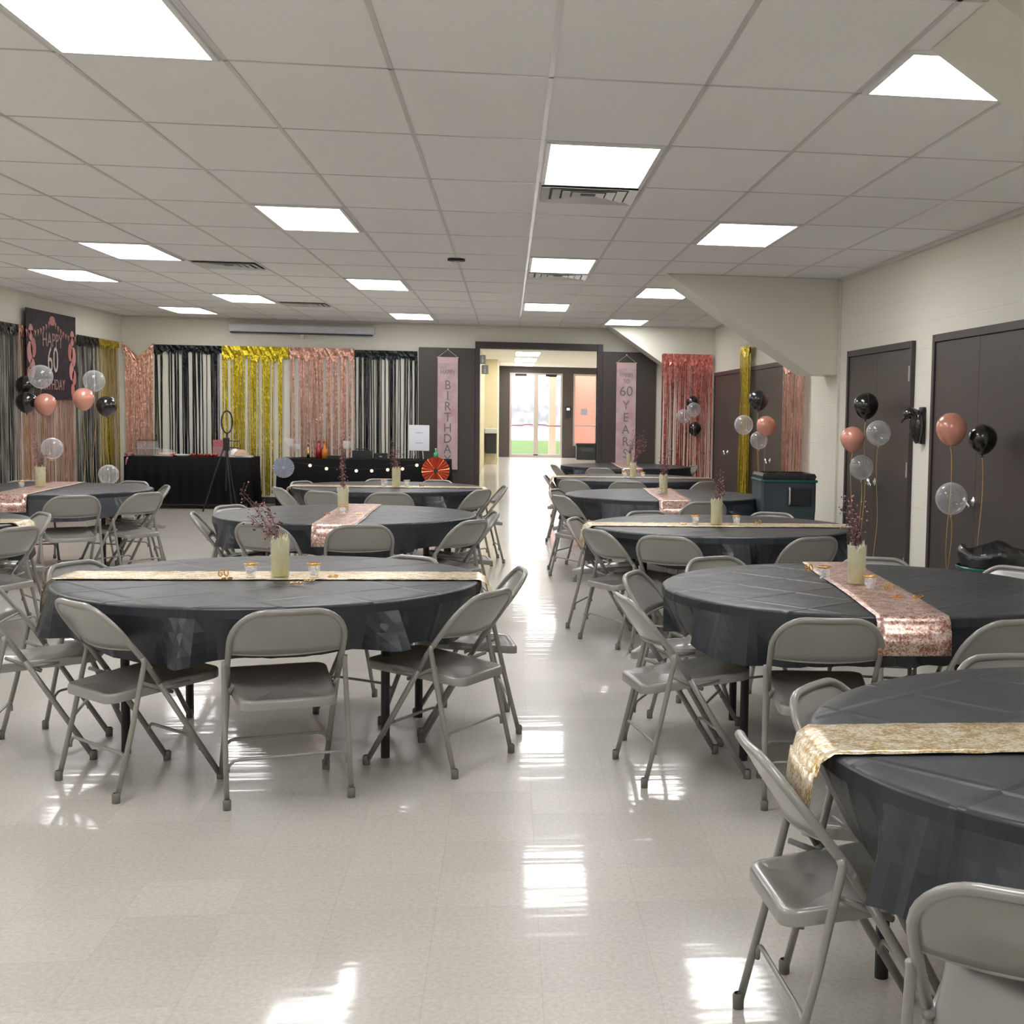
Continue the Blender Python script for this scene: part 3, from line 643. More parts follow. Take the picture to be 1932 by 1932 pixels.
def push_angles(k, cx, cy):     # where backrests press the hanging cloth in
    out = []
    for e in CH:
        if e[0] != k: continue
        ang = math.radians(e[4]) if len(e) > 4 else math.atan2(cy-e[2], cx-e[1])
        for l in (-.22, -.08, .08, .22):
            px, py = e[1]-math.sin(ang)*l+.1*math.cos(ang)-cx, e[2]+math.cos(ang)*l+.1*math.sin(ang)-cy
            if math.hypot(px, py) < 1.13: out.append(math.atan2(py, px))
    return out
for i, (k, (cx, cy, rz, ra, kind, off, ph)) in enumerate(TABLES.items()):
    make_table(cx, cy, rz, k, 'round folding table under the black cloth, '+ph)
    make_cloth(cx, cy, 11+i*7, 'black plastic cloth over '+ph, [ra, ra+PI], drop=.205, push=push_angles(k, cx, cy))
    make_runner(cx, cy, ra, kind, ('gold' if kind == 'gold' else 'rose gold')+' sequin runner across '+ph, off, seed=i, hang=.145 if kind == 'rose' else .15)
def top_at(k): return TABLES[k][0], TABLES[k][1]
for e in CH:
    cx, cy = top_at(e[0]); ang = e[4] if len(e) > 4 else math.degrees(math.atan2(cy-e[2], cx-e[1]))
    place_chair(e[1], e[2], ang, e[3], 'grey metal folding chairs')
# ---------------- centrepieces ----------------
def make_vase(x, y, z, seed, ph, h=.2, r=.042):
    rnd = random.Random(seed)
    v = empty('vase', (x, y, z), 0, 'glass cylinder vase filled with pale yellow filler on '+ph, 'vase', 'centrepiece vases')
    link('glass_wall', lt([(0, 0), (r, 0), (r+.003, h), (r, h), (r-.002, .004), (0, .004)], n=24), M['glass'], v, smooth=True)
    bm = bmesh.new(); n = 20; rings = []
    for hh, q in ((.006, .9), (h*.4, .92), (h*.75, .92)): rings.append([bm.verts.new((r*q*math.cos(2*PI*k/n), r*q*math.sin(2*PI*k/n), hh)) for k in range(n)])
    rings.append([bm.verts.new((r*(.9+rnd.uniform(-.08, .12))*math.cos(2*PI*k/n), r*(.9+rnd.uniform(-.08, .12))*math.sin(2*PI*k/n), h*(.86+rnd.uniform(0, .16))+(.012 if k % 2 else 0))) for k in range(n)])
    rings.append([bm.verts.new((r*.4*math.cos(2*PI*k/n), r*.4*math.sin(2*PI*k/n), h*(.8+rnd.uniform(0, .1)))) for k in range(n)])
    for A, B in zip(rings, rings[1:]):
        for k in range(n): bm.faces.new((A[k], A[(k+1) % n], B[(k+1) % n], B[k]))
    bm.faces.new(rings[0][::-1]); bm.faces.new(rings[-1])
    link('filler', bm, M['fill'], v)
    bm = bmesh.new()
    for k in range(7):
        a = k*2*PI/7+seed; p = (.026*math.cos(a), .026*math.sin(a)); w = .012
        A = [bm.verts.new((p[0]+w*math.cos(2*PI*q/4+a), p[1]+w*math.sin(2*PI*q/4+a), h*.85)) for q in range(4)]; t = bm.verts.new((p[0]*1.25, p[1]*1.25, h*(1.0+rnd.uniform(.0, .16))))
        for q in range(4): bm.faces.new((A[q], A[(q+1) % 4], t))
    link('tissue', bm, M['tissue'], v)
def make_branches(x, y, z, seed, ph, lean, spread, hh, n=9, dark=True, bmat='berry'):
    rnd = random.Random(seed); root = empty('berry_branches', (x, y, z), 0, 'spray of thin rose and dark berry twigs in the vase on '+ph, 'artificial branches', 'berry branch sprays')
    bm = bmesh.new(); bb = bmesh.new(); pt = bmesh.new()
    for i in range(n):
        a = rnd.uniform(0, 2*PI); s = rnd.uniform(.2, 1)*spread; L = hh*rnd.uniform(.6, 1)
        tx, ty = lean[0]*L+s*math.cos(a), lean[1]*L+s*math.sin(a)*.6
        P = []
        for k in range(7):
            q = k/6; P.append((tx*q*q+rnd.uniform(-.004, .004), ty*q*q+rnd.uniform(-.004, .004), .02+L*q))
        tube(bm, P, .0016, 5, r2=.0008)
        for k in range(2, 7):
            for j in range(4):
                c = Vector(P[k])+Vector((rnd.gauss(0, .014), rnd.gauss(0, .014), rnd.gauss(0, .016)))
                tgt = bb if rnd.random() < .5 else pt
                r = rnd.uniform(.0028, .0052)
                bmesh.ops.create_icosphere(tgt, subdivisions=1, radius=r, matrix=Matrix.Translation(c))
                tube(bm, [P[k], c], .0006, 3)
    link('twigs', bm, M['twig'], root)
    o = link('berries', bb, M['berry'], root, smooth=True); o['kind'] = 'stuff'; o = link('buds', pt, M['rosepetal'], root, smooth=True); o['kind'] = 'stuff'
def make_cup(x, y, z, label, s=1.0):
    v = empty('candy_cup', (x, y, z), 0, label, 'cup', 'small gold-rimmed cups of white candy')
    link('cup_wall', lt([(0, 0), (.021*s, 0), (.029*s, .062*s), (.0275*s, .062*s), (.0195*s, .003), (0, .003)], n=20), M['glass'], v, smooth=True)
    link('gold_rim', lt([(.0285*s, .056*s), (.0315*s, .056*s), (.0318*s, .064*s), (.0285*s, .064*s)], n=20), M['gold'], v, smooth=True)
    bm = bmesh.new(); rnd = random.Random(int(x*1000))
    for k in range(26):
        a = rnd.uniform(0, 2*PI); r = rnd.uniform(0, .018)*s; zz = rnd.uniform(.008, .046)*s
        bmesh.ops.create_icosphere(bm, subdivisions=1, radius=.0065*s, matrix=Matrix.Translation((r*math.cos(a), r*math.sin(a), zz)))
    o = link('mints', bm, M['mint'], v, smooth=True); o['kind'] = 'stuff'
TZ = .7475
VZ = [('A', -1.013, 6.10, 'the front left table', (-.32, 0), .075, .20, .2, .042), ('B', -1.20, 9.93, 'the second left table', (-.0, 0), .035, .38, .2, .042), ('D', -1.075, 13.07, 'the third left table', (.0, 0), .08, .25, .2, .042),
 ('E', -4.13, 12.42, 'the far left table', (0, 0), .05, .2, .2, .045), ('I', 1.585, 5.86, 'the second right table', (-.16, 0), .085, .21, .205, .044), ('J', 1.43, 9.0, 'the third right table', (.10, 0), .04, .17, .2, .042),
 ('K', 1.45, 12.35, 'the fourth right table', (.05, 0), .09, .21, .2, .042), ('L', 1.447, 15.4, 'the fifth right table', (.3, 0), .09, .3, .19, .04), ('N', 1.70, 18.75, 'the farthest right table', (.3, 0), .12, .32, .19, .04)]
for i, (k, x, y, ph, lean, sp, hh, h, r) in enumerate(VZ):
    make_vase(x, y, TZ, i, ph, h*.88, r*.97)
    make_branches(x, y, TZ+.02, i+3, ph, lean, sp, hh+.16, n=11)
CUPS = [(-1.135, 6.07, 'gold-rimmed candy cup left of the vase on the front left table'), (-.862, 6.08, 'gold-rimmed candy cup right of the vase on the front left table'),
 (1.475, 6.02, 'gold-rimmed candy cup left of the vase on the second right table'), (1.60, 5.68, 'gold-rimmed candy cup in front of the vase on the second right table'),
 (1.285, 9.0, 'gold-rimmed candy cup left of the vase on the third right table'), (1.575, 9.02, 'gold-rimmed candy cup right of the vase on the third right table'),
 (-1.165, 9.62, 'gold-rimmed candy cup in front of the vase on the second left table'), (-1.19, 13.05, 'small candy cup left of the vase on the third left table'), (-.975, 13.07, 'small candy cup right of the vase on the third left table'),
 (-4.25, 12.3, 'small candy cup left of the vase on the far left table'), (1.40, 12.2, 'small candy cup in front of the vase on the fourth right table'), (1.35, 15.35, 'small candy cup left of the vase on the fifth right table'), (1.56, 15.37, 'small candy cup right of the vase on the fifth right table')]
for x, y, l in CUPS: make_cup(x, y, TZ, l)
def gold60(x, y, rz, lean, label, s=.034):
    r = empty('table_confetti', (x, y, TZ+.001), rz, label, 'confetti number', 'gold number sixty confetti pieces')
    text('digits', '60', s*1.5, 'gold', r, (0, 0, s*.55*math.sin(lean)+.002), (lean, 0, 0), ext=.0025)
GS = [(-1.25, 6.05, .4, 1.2, 'gold number confetti piece standing left of the left cup on the front left table'), (-1.22, 5.98, .1, .12, 'gold number confetti lying flat left of the cups on the front left table'),
 (-.905, 5.84, .2, .1, 'gold number confetti lying in front of the vase on the front left table'), (-.86, 5.92, -.3, .1, 'gold number confetti lying in front of the right cup on the front left table'), (-.78, 6.08, .1, .1, 'gold number confetti right of the right cup on the front left table'),
 (1.47, 6.32, .3, 1.1, 'gold number confetti standing left of the cups on the second right table'), (1.67, 5.62, .1, 1.0, 'bright gold number confetti standing right of the front cup on the second right table'),
 (1.64, 5.42, .2, .1, 'flat gold number confetti on the second right table, left of the two'), (1.74, 5.42, -.2, .1, 'flat gold number confetti on the second right table, right of the two'),
 (1.2, 8.98, 0, .15, 'gold number confetti lying left of the cups on the third right table'), (1.72, 8.98, 0, 1.0, 'gold number confetti standing right of the cups on the third right table'),
 (-1.27, 9.6, .3, .2, 'gold number confetti left of the runner cup on the second left table'), (-1.05, 9.62, .3, .2, 'gold number confetti right of the runner cup on the second left table'), (-.83, 13.0, .3, .8, 'gold number confetti standing right of the cups on the third left table')]
for x, y, rz, ln, l in GS: gold60(x, y, rz, ln, l)

# ---------------- balloons ----------------
def balloon(x, y, z, r, kind, label, grp, zr=None, wind=0.02, tilt=0, curl=True):
    b = empty('balloon', (x, y, z), 0, label, 'balloon', grp)
    m = {'k': 'b_black', 'r': 'b_rose', 'c': 'clear'}[kind]
    prof = []; ry = r*(1.06 if kind == 'c' else 1.18)
    for i in range(25):
        t = PI*i/24; rr = r*math.sin(t); zz = r*math.cos(t) if t < PI/2 else ry*math.cos(t)
        if kind != 'c' and t > PI/2: rr *= 1-.16*(math.sin(t-PI/2))**2
        prof.append((max(rr, 0), zz))
    bm = lt(prof, n=32)
    sk = link('skin', bm, M[m], b, smooth=True); sk.rotation_euler = (0, tilt, 0)
    kz = -ry
    kn = link('knot', lt([(0, kz+.004), (.006, kz), (.004, kz-.006), (.009, kz-.014), (0, kz-.012)], n=10), M['ribbon'] if kind == 'c' else M[m], b, smooth=True)
    if zr is not None:
        P = []; rnd = random.Random(int(x*999)); n = 26; ph = rnd.uniform(0, 6)
        for k in range(n+1):
            q = k/n; P.append((wind*math.sin(q*9+ph)*(.3+q), wind*math.cos(q*7+ph)*(.3+q)-wind*math.cos(ph)*.3, kz-.012-(z+kz-.012-zr)*q))
        P[0] = (0, 0, kz-.012)
        link('ribbon', tb(P, .0022, 5), M['ribbon'], b)
    return b
GB = {'A': 'balloon cluster in front of the birthday poster', 'B': 'balloon cluster left of the gold curtain', 'C': 'balloons before the coral curtain', 'D': 'balloons before the gold strip curtain', 'E': 'balloons before the brown side door', 'F': 'balloons at the big brown double door'}
BL = [
 ('A', -5.129, 15.5, 1.78, .127, 'c', 'clear balloon overlapping the lower part of the birthday poster'), ('A', -5.284, 15.5, 1.50, .112, 'k', 'black balloon left of the rose balloon below the poster'),
 ('A', -5.36, 15.72, 1.677, .112, 'k', 'black balloon tucked behind the clear one at the poster left side'), ('A', -5.07, 15.45, 1.478, .115, 'r', 'rose balloon directly below the birthday poster'),
 ('A', -4.068, 12.55, 1.09, .094, 'c', 'single clear balloon hovering over the vase of the far left table'),
 ('B', -4.6, 15.6, 1.745, .118, 'c', 'clear balloon on top of the cluster left of the gold curtain'), ('B', -4.653, 15.4, 1.545, .115, 'r', 'rose balloon in the middle of the cluster left of the gold curtain'), ('B', -4.455, 15.55, 1.47, .109, 'k', 'black balloon lower right in the cluster left of the gold curtain'),
 ('B', -4.429, 15.5, .704, .109, 'c', 'single low clear balloon left of the black buffet table'),
 ('C', 2.79, 20.1, 1.67, .1, 'k', 'upper black balloon in front of the coral curtain'), ('C', 2.775, 19.85, 1.56, .105, 'c', 'clear balloon just below the upper black one at the coral curtain'), ('C', 2.64, 20.0, 1.456, .105, 'c', 'lower left clear balloon at the coral curtain'), ('C', 2.82, 20.0, 1.27, .102, 'k', 'lower black balloon in front of the coral curtain'),
 ('D', 2.712, 14.3, 1.672, .109, 'k', 'black balloon beside the gold strip curtain'), ('D', 2.545, 14.25, 1.394, .103, 'c', 'clear balloon left of the gold strip curtain'), ('D', 2.783, 14.2, 1.39, .104, 'r', 'rose balloon right of the gold strip curtain'), ('D', 2.755, 14.45, 1.225, .097, 'c', 'clear balloon below the rose one by the gold strip curtain'),
 ('E', 2.935, 10.7, 1.605, .104, 'k', 'black balloon in front of the narrower brown side door'), ('E', 2.978, 10.45, 1.38, .100, 'c', 'upper clear balloon in front of the narrower brown side door'), ('E', 2.79, 10.55, 1.33, .098, 'r', 'rose balloon at the left edge of the narrower brown side door'), ('E', 2.885, 10.6, 1.095, .098, 'c', 'lower clear balloon in front of the narrower brown side door'),
 ('F', 2.749, 8.0, 1.45, .097, 'r', 'rose balloon right of the black crow'), ('F', 2.955, 8.0, 1.39, .09, 'k', 'black balloon in front of the big brown double door'), ('F', 2.764, 8.0, 1.01, .1, 'c', 'large clear balloon low in front of the big brown double door')]
for g, x, y, z, r, k, l in BL:
    single = 'single' in l or g == 'A' and y < 14
    balloon(x, y, z, r, k, l, GB[g], zr=.03 if not ('hovering' in l) else 1.0-.02, tilt=.0)
for g, x, y in (('A', -5.18, 15.5), ('B', -4.55, 15.5), ('C', 2.77, 20.0), ('D', 2.72, 14.3), ('E', 2.89, 10.57), ('F', 2.82, 8.0)):
    pass
# crow
cr = empty('crow_ornament', (3.12, 9.74, 1.46), 0, 'black crow ornament mounted on the white wall between the brown doors', 'bird ornament')
bm = bmesh.new()
S = [(-.028, 0, -.14, .026, .03), (-.045, 0, -.09, .048, .045), (-.05, 0, -.03, .053, .05), (-.055, 0, .035, .052, .05), (-.072, 0, .08, .046, .044), (-.10, 0, .088, .046, .042), (-.126, 0, .070, .036, .034), (-.143, 0, .050, .020, .02)]
rings = []; prev = None
for i, (x, y, z, rx, ry) in enumerate(S):
    a = S[max(i-1, 0)]; b = S[min(i+1, len(S)-1)]; t = Vector((b[0]-a[0], 0, b[2]-a[2])).normalized(); u = Vector((t.z, 0, -t.x)); w = Vector((0, 1, 0))
    rings.append([bm.verts.new(Vector((x, y, z))+u*rx*math.cos(2*PI*k/16)+w*ry*math.sin(2*PI*k/16)) for k in range(16)])
for A, B in zip(rings, rings[1:]):
    for k in range(16): bm.faces.new((A[k], A[(k+1) % 16], B[(k+1) % 16], B[k]))
bm.faces.new(rings[0]); bm.faces.new(rings[-1])
link('body', bm, M['b_black'], cr, smooth=True)
link('beak', tb([(-.128, 0, .062), (-.155, 0, .035), (-.168, 0, .005)], .02, 10, r2=.003), M['black'], cr, smooth=True)
for s in (-1, 1):
    link('wing', lt([(0, .10), (.024, .07), (.032, 0), (.026, -.08), (.012, -.13), (0, -.14)], n=12, c=(-.04, s*.04, -.005)), M['b_black'], cr, smooth=True)
    bm = bmesh.new(); bmesh.ops.create_icosphere(bm, subdivisions=2, radius=.005, matrix=Matrix.Translation((-.118, s*.036, .088))); link('eye', bm, M['chrome'], cr, smooth=True)
link('wall_plaque', bx(-.02, .009, -.05, .05, -.15, .13), M['black'], cr, bevel=.008)

# ---------------- foil fringe curtains ----------------
def curtain(p0, p1, nrm, zt, zb, m, label, dens=.8, seed=0, head=.12, vdip=0, layer2=False, jag=.0):
    """p0,p1 = ends along the wall, nrm = direction into the room"""
    rnd = random.Random(seed); p0 = Vector(p0); p1 = Vector(p1); d = p1-p0; Wd = d.length; d.normalize(); n = Vector(nrm)
    cc = (p0+p1)/2; root = empty('foil_curtain', (cc.x, cc.y, 0), 0, label, 'foil fringe curtain', 'metallic foil fringe curtains')
    base = p0-Vector((cc.x, cc.y, 0)) if len(p0) == 3 else None
    def P(u, off, z): q = p0+d*u+n*off; return (q.x-cc.x, q.y-cc.y, z)
    def top(u): return zt-vdip*max(0, 1-abs(u/Wd-.5)*2)
    bm = bmesh.new(); u = 0
    while u < Wd:
        w = rnd.uniform(.008, .02); 
        if rnd.random() < dens+.22*math.sin(u*31+seed)+.2*math.sin(u*57+seed*2.3):
            K = 9; off = rnd.uniform(.012, .035); tw = rnd.uniform(-.7, .7); dr = rnd.gauss(0, .015); L = []; zbb = zb+rnd.uniform(-.02, .06)
            for k in range(K+1):
                q = k/K; z = top(u)-.02-(top(u)-.02-zbb)*q; t = tw*q+rnd.uniform(-.25, .25); uu = min(max(u+dr*q+rnd.uniform(-.003, .003), 0), Wd)
                hw = w/2*math.cos(t); ho = w/2*math.sin(t)
                L.append((bm.verts.new(P(uu-hw, off-ho+rnd.uniform(0, .004), z)), bm.verts.new(P(uu+hw, off+ho, z))))
            for a, b in zip(L, L[1:]): bm.faces.new((a[0], a[1], b[1], b[0]))
        u += w*.9
    fr = link('fringe', bm, M[m], root); fr['kind'] = 'stuff'
    bm = bmesh.new(); NU = max(8, int(Wd/.035)); A = []
    for i in range(NU+1):
        u = Wd*i/NU; col = []
        for k in range(4):
            q = k/3; col.append(bm.verts.new(P(u, .038+rnd.uniform(-.012, .006)*(1 if k else 0), top(u)-head*q*(1+rnd.uniform(-.3, .3)*(k == 3)))))
        A.append(col)
    for a, b in zip(A, A[1:]):
        for k in range(3): bm.faces.new((a[k], a[k+1], b[k+1], b[k]))
    link('header_band', bm, M[m], root)
    return root
bw = (0, -1, 0); lw = (1, 0, 0); rw = (-1, 0, 0)
curtain((XL, 14.2, 0), (XL, 16.55, 0), lw, 2.40, .12, 'foil_black', 'black foil curtain at the far left edge of the photo', .85, 1)
curtain((XL, 16.55, 0), (XL, 18.62, 0), lw, 2.40, .12, 'foil_rose', 'rose gold foil curtain behind and below the birthday poster', .93, 2)
curtain((XL, 18.66, 0), (XL, 19.64, 0), lw, 2.40, .12, 'foil_black', 'narrow black foil curtain between poster and gold curtain', .85, 3)
curtain((XL, 19.64, 0), (XL, 20.6, 0), lw, 2.40, .12, 'foil_gold', 'gold foil curtain on the left wall near the corner', .95, 4)
curtain((XL+.02, YB-.03, 0), (-5.29, YB, 0), bw, 2.41, .12, 'foil_rose', 'rose gold foil curtain in the corner with a V-shaped sagging top', .97, 5, vdip=.22)
curtain((-5.29, YB, 0), (-4.31, YB, 0), bw, 2.385, .14, 'foil_black', 'black foil curtain on the back wall left of the wide gold one', .52, 6)
curtain((-4.30, YB, 0), (-3.33, YB, 0), bw, 2.39, .12, 'foil_gold', 'wide gold foil curtain under the projection screen', .6, 7, head=.2)
curtain((-3.32, YB, 0), (-2.35, YB, 0), bw, 2.39, .12, 'foil_rose', 'rose gold foil curtain on the back wall between gold and black ones', .6, 8, head=.17)
curtain((-2.34, YB, 0), (-1.40, YB, 0), bw, 2.375, .14, 'foil_black', 'black foil curtain on the back wall beside the brown partition', .52, 9)
curtain((2.31, 20.12, 0), (XR-.05, 20.12, 0), bw, 2.40, .12, 'foil_red', 'coral foil curtain right of the years banner', .93, 10, head=.17)
curtain((XR-.05, 17.42, 0), (XR-.05, 16.72, 0), rw, 2.39, .12, 'foil_gold', 'narrow gold foil strip curtain over the brown side doors', .98, 11)
curtain((XR-.05, 14.62, 0), (XR-.05, 13.6, 0), rw, 2.1, .12, 'foil_rose', 'rose gold foil strip curtain above the slate bin', .97, 12)
# poster on the left wall
po = empty('birthday_poster', (XL+.06, 17.63, 2.07), PI/2, 'dark birthday poster with rose balloons and a gold sixty on the left wall', 'poster')
link('sheet', bx(-.91, .91, 0, .004, -.545, .545), M['poster'], po)
def pt_disc(cx, cz, rx, rz, m, name, n=20, d=.004):
    bm = bmesh.new(); A = [bm.verts.new((cx+rx*math.cos(2*PI*k/n), -.0008, cz+rz*math.sin(2*PI*k/n))) for k in range(n)]; B = [bm.verts.new((v.co.x, -.003, v.co.z)) for v in A]
    bm.faces.new(B)
    for k in range(n): bm.faces.new((A[k], A[(k+1) % n], B[(k+1) % n], B[k]))
    return link(name, bm, M[m], po)
for s in (-1, 1):
    for (cx, cz, rx, rz, m) in ((.76, .26, .08, .10, 'poster_pink'), (.68, .08, .09, .12, 'posterrose'), (.80, .02, .09, .13, 'poster_pink'), (.72, -.17, .09, .12, 'poster_pink'), (.82, -.25, .08, .1, 'posterrose'), (.76, -.42, .07, .09, 'posterrose')):
        pt_disc(s*cx, cz, rx, rz, m, 'printed_balloon')
    bm = bmesh.new()
    for k in range(9):
        q = k/8; x = s*(.12+.78*q); z = .42-.14*q-.05*math.sin(q*PI)
        v = [bm.verts.new(p) for p in ((x-.035, -.003, z+.01), (x+.035, -.003, z-.002), (x, -.003, z-.08))]; bm.faces.new(v)
    link('printed_bunting', bm, M['posterrose'], po)
pt_disc(0, .44, .11, .06, 'posterrose', 'printed_bow')
tr = (PI/2, 0, 0)
text('lettering', 'HAPPY', .25, 'postertext', po, (0, -.003, .19), tr); text('lettering', '60', .46, 'poster_lt', po, (0, -.003, -.06), tr, sx=.9); text('lettering', 'BIRTHDAY', .19, 'postertext', po, (0, -.003, -.36), tr)
# hanging banners
def banner(x, zt, zb, w, rows, label):
    b = empty('hanging_banner', (x, YB-.085, 0), 0, label, 'banner', 'pink vertical banners on the brown partitions')
    link('sheet', bx(-w/2, w/2, 0, .003, zb, zt), M['pinkpaper'], b)
    link('hem', bx(-w/2, w/2, -.002, 0, zt-.09, zt), M['rodm'], b)
    link('rod', tb([(-w/2-.012, 0, zt), (w/2+.012, 0, zt)], .007, 8), M['rodm'], b)
    link('cord', tb([(-w/2, 0, zt), (0, 0, zt+.12), (w/2, 0, zt)], .0035, 5), M['cord'], b)
    bm = bmesh.new(); bmesh.ops.create_icosphere(bm, subdivisions=2, radius=.012, matrix=Matrix.Translation((0, .01, zt+.125))); link('hook', bm, M['white'], b, smooth=True)
    for s, size, z, sx in rows: text('lettering', s, size, 'darkprint', b, (0, -.003, z), tr, sx=sx)
    return b
banner(-.935, 2.29, .56, .31, [('HAPPY', .1, 2.06, .75)]+[(c, .2, 1.86-.165*i, .9) for i, c in enumerate('BIRTHDAY')], 'pink banner spelling birthday left of the doorway')
banner(1.83, 2.27, .5, .31, [('CHEERS', .08, 2.08, .75), ('TO', .09, 1.98, .8), ('60', .22, 1.82, 1)]+[(c, .2, 1.60-.19*i, .9) for i, c in enumerate('YEARS')], 'pink banner with sixty and years right of the doorway')
# ---------------- buffet tables ----------------
def buffet(x0, x1, y0, y1, label, clabel, skew=0):
    t = empty('buffet_table', ((x0+x1)/2, (y0+y1)/2, 0), 0, label, 'table', 'rectangular buffet tables'); w = (x1-x0)/2; d = (y1-y0)/2
    link('tabletop', bx(-w+.02, w-.02, -d+.02, d-.02, .70, .735), M['tabletop'], t)
    for sx in (-1, 1):
        for sy in (-1, 1): link('leg', bx(sx*(w-.15)-.015, sx*(w-.15)+.015, sy*(d-.1)-.015, sy*(d-.1)+.015, 0, .70), M['black'], t)
    bm = bmesh.new(); per = []; N = 60
    for (ax, ay), (bx_, by) in (((-w, -d), (w, -d)), ((w, -d), (w, d)), ((w, d), (-w, d)), ((-w, d), (-w, -d))):
        L = math.hypot(bx_-ax, by-ay); n = int(L/.03); tx, ty = (bx_-ax)/L, (by-ay)/L; nx, ny = ty, -tx
        for k in range(n):
            per.append((ax+tx*L*k/n, ay+ty*L*k/n, nx, ny))
    A = [bm.verts.new((p[0], p[1], .742)) for p in per]; B = []; D = []
    for k, p in enumerate(per):
        o = .012+.014*math.sin(k*1.25)+.006*math.sin(k*.37)
        B.append(bm.verts.new((p[0]+p[2]*(o*.6+.004), p[1]+p[3]*(o*.6+.004), .42))); D.append(bm.verts.new((p[0]+p[2]*(o+.012), p[1]+p[3]*(o+.012), .07)))
    n = len(A); bm.faces.new(A)
    for X, Y in ((A, B), (B, D)):
        for k in range(n): f = bm.faces.new((X[k], X[(k+1) % n], Y[(k+1) % n], Y[k])); f.smooth = True
    o = link('buffet_cloth', bm, M['skirt'], loc=((x0+x1)/2, (y0+y1)/2, 0)); tag(o, clabel, 'tablecloth', 'black floor-length buffet cloths')
buffet(-5.42, -3.68, 19.7, 20.45, 'long table under the pleated black cloth on the left below the black curtain', 'pleated black floor-length cloth on the left buffet holding the food')
buffet(-3.3, -.85, 19.6, 20.35, 'long table under the black cloth with string lights', 'black floor-length cloth with string lights on the right buffet')
BZ = .744
def simple(name, label, cat, loc, parts, rz=0, grp=None):
    r = empty(name, loc, rz, label, cat, grp)
    for pn, bm, m, sm in parts: link(pn, bm, M[m], r, smooth=sm)
    return r
# ring light on tripod
rl = empty('ring_light', (-3.93, 19.2, 0), 0, 'black ring light on a tripod standing before the left buffet', 'ring light')
link('ring', tb([(.045*math.sin(2*PI*k/32)+.03, .155*math.sin(2*PI*k/32)*.9, 1.26+.155*math.cos(2*PI*k/32)) for k in range(32)], .011, 8, closed=True), M['black'], rl, smooth=True)
link('pole', tb([(.03, 0, 1.1), (.02, 0, .98), (.01, 0, .3)], .012, 8), M['black'], rl, smooth=True)
for dx, dy in ((-.28, -.12), (.14, -.22), (.12, .22)): link('leg', tb([(.01, 0, .98), (dx*.5, dy*.5, .5), (dx, dy, .01)], .011, 8), M['black'], rl, smooth=True)
for z in (.998, .905): link('phone_arm', tb([(.03, 0, z), (.2, -.02, z)], .008, 6), M['black'], rl)
link('clamp_head', bx(-.02, .06, -.03, .03, .86, 1.04), M['black'], rl, bevel=.008)
# left buffet goods
simple('acrylic_tier', 'clear two-tier acrylic stand at the left of the food buffet', 'display stand', (-5.17, 20.0, BZ), [('lower_box', bx(-.15, .15, -.1, .1, 0, .10), 'glass', False), ('shelf', bx(-.16, .16, -.11, .11, .10, .108), 'print', False), ('upper_box', bx(-.13, .13, -.08, .08, .108, .22), 'glass', False), ('top_shelf', bx(-.14, .14, -.09, .09, .22, .227), 'redbar', False)])
simple('food_dome', 'clear domed tray of food beside the acrylic stand', 'food tray', (-4.9, 19.9, BZ), [('tray', lt([(0, 0), (.15, 0), (.16, .012), (0, .012)]), 'white', False), ('food', lt([(0, .02), (.12, .014), (.09, .05), (0, .06)]), 'food', True), ('dome', lt([(.155, .012), (.145, .06), (.09, .10), (0, .115)]), 'glass', True)])
simple('white_plate', 'white plate in the middle of the food buffet', 'plate', (-4.66, 19.85, BZ), [('dish', lt([(0, 0), (.07, 0), (.11, .03), (.105, .034), (.06, .008), (0, .008)]), 'white', True)])
for i, x in enumerate((-4.79, -4.5, -4.4, -4.3, -4.2)):
    simple('red_dish', 'small shiny red foil dish on the food buffet, %s from the left' % ('first', 'second', 'third', 'fourth', 'fifth')[i], 'dish', (x, 19.84, BZ), [('bowl', lt([(0, 0), (.035, 0), (.045, .035), (.035, .045), (0, .03)], n=12), 'redfoil', False)], grp='red foil dishes')
simple('pink_box', 'pink and dark box standing on the food buffet left of the ring light', 'box', (-4.2, 20.15, BZ), [('carton', bx(-.085, .085, -.05, .05, 0, .24), 'pinkbox', False), ('band', bx(-.087, .087, -.052, .052, .0, .14), 'postertext', False)])
simple('pastry_tray', 'tray of pale pastries behind the ring light tripod', 'food tray', (-3.86, 19.95, BZ), [('tray', bx(-.16, .16, -.1, .1, 0, .02), 'white', False), ('pastries', lt([(0, .02), (.13, .02), (.1, .07), (.04, .11), (0, .11)], n=9), 'food', False), ('cover', lt([(.07, .03), (.06, .1), (0, .13)], n=12, c=(-.08, 0, 0)), 'white', True)])
simple('pink_bow', 'pink fabric flower at the left corner of the food buffet', 'ornament', (-5.36, 19.74, BZ), [('petals', lt([(0, 0), (.05, .01), (.07, .04), (.03, .06), (0, .05)], n=8), 'rosepetal', False), ('tail', tb([(0, 0, .01), (-.02, -.055, -.04), (-.03, -.06, -.12)], .02, 6, r2=.008), 'rosepetal', True)])
simple('gold_candle', 'small gold topper standing on the acrylic stand', 'ornament', (-5.05, 20.0, BZ+.228), [('stem', tb([(0, 0, 0), (0, 0, .05)], .004, 6), 'gold', False), ('star', lt([(0, .05), (.02, .07), (0, .09)], n=5), 'gold', False)])
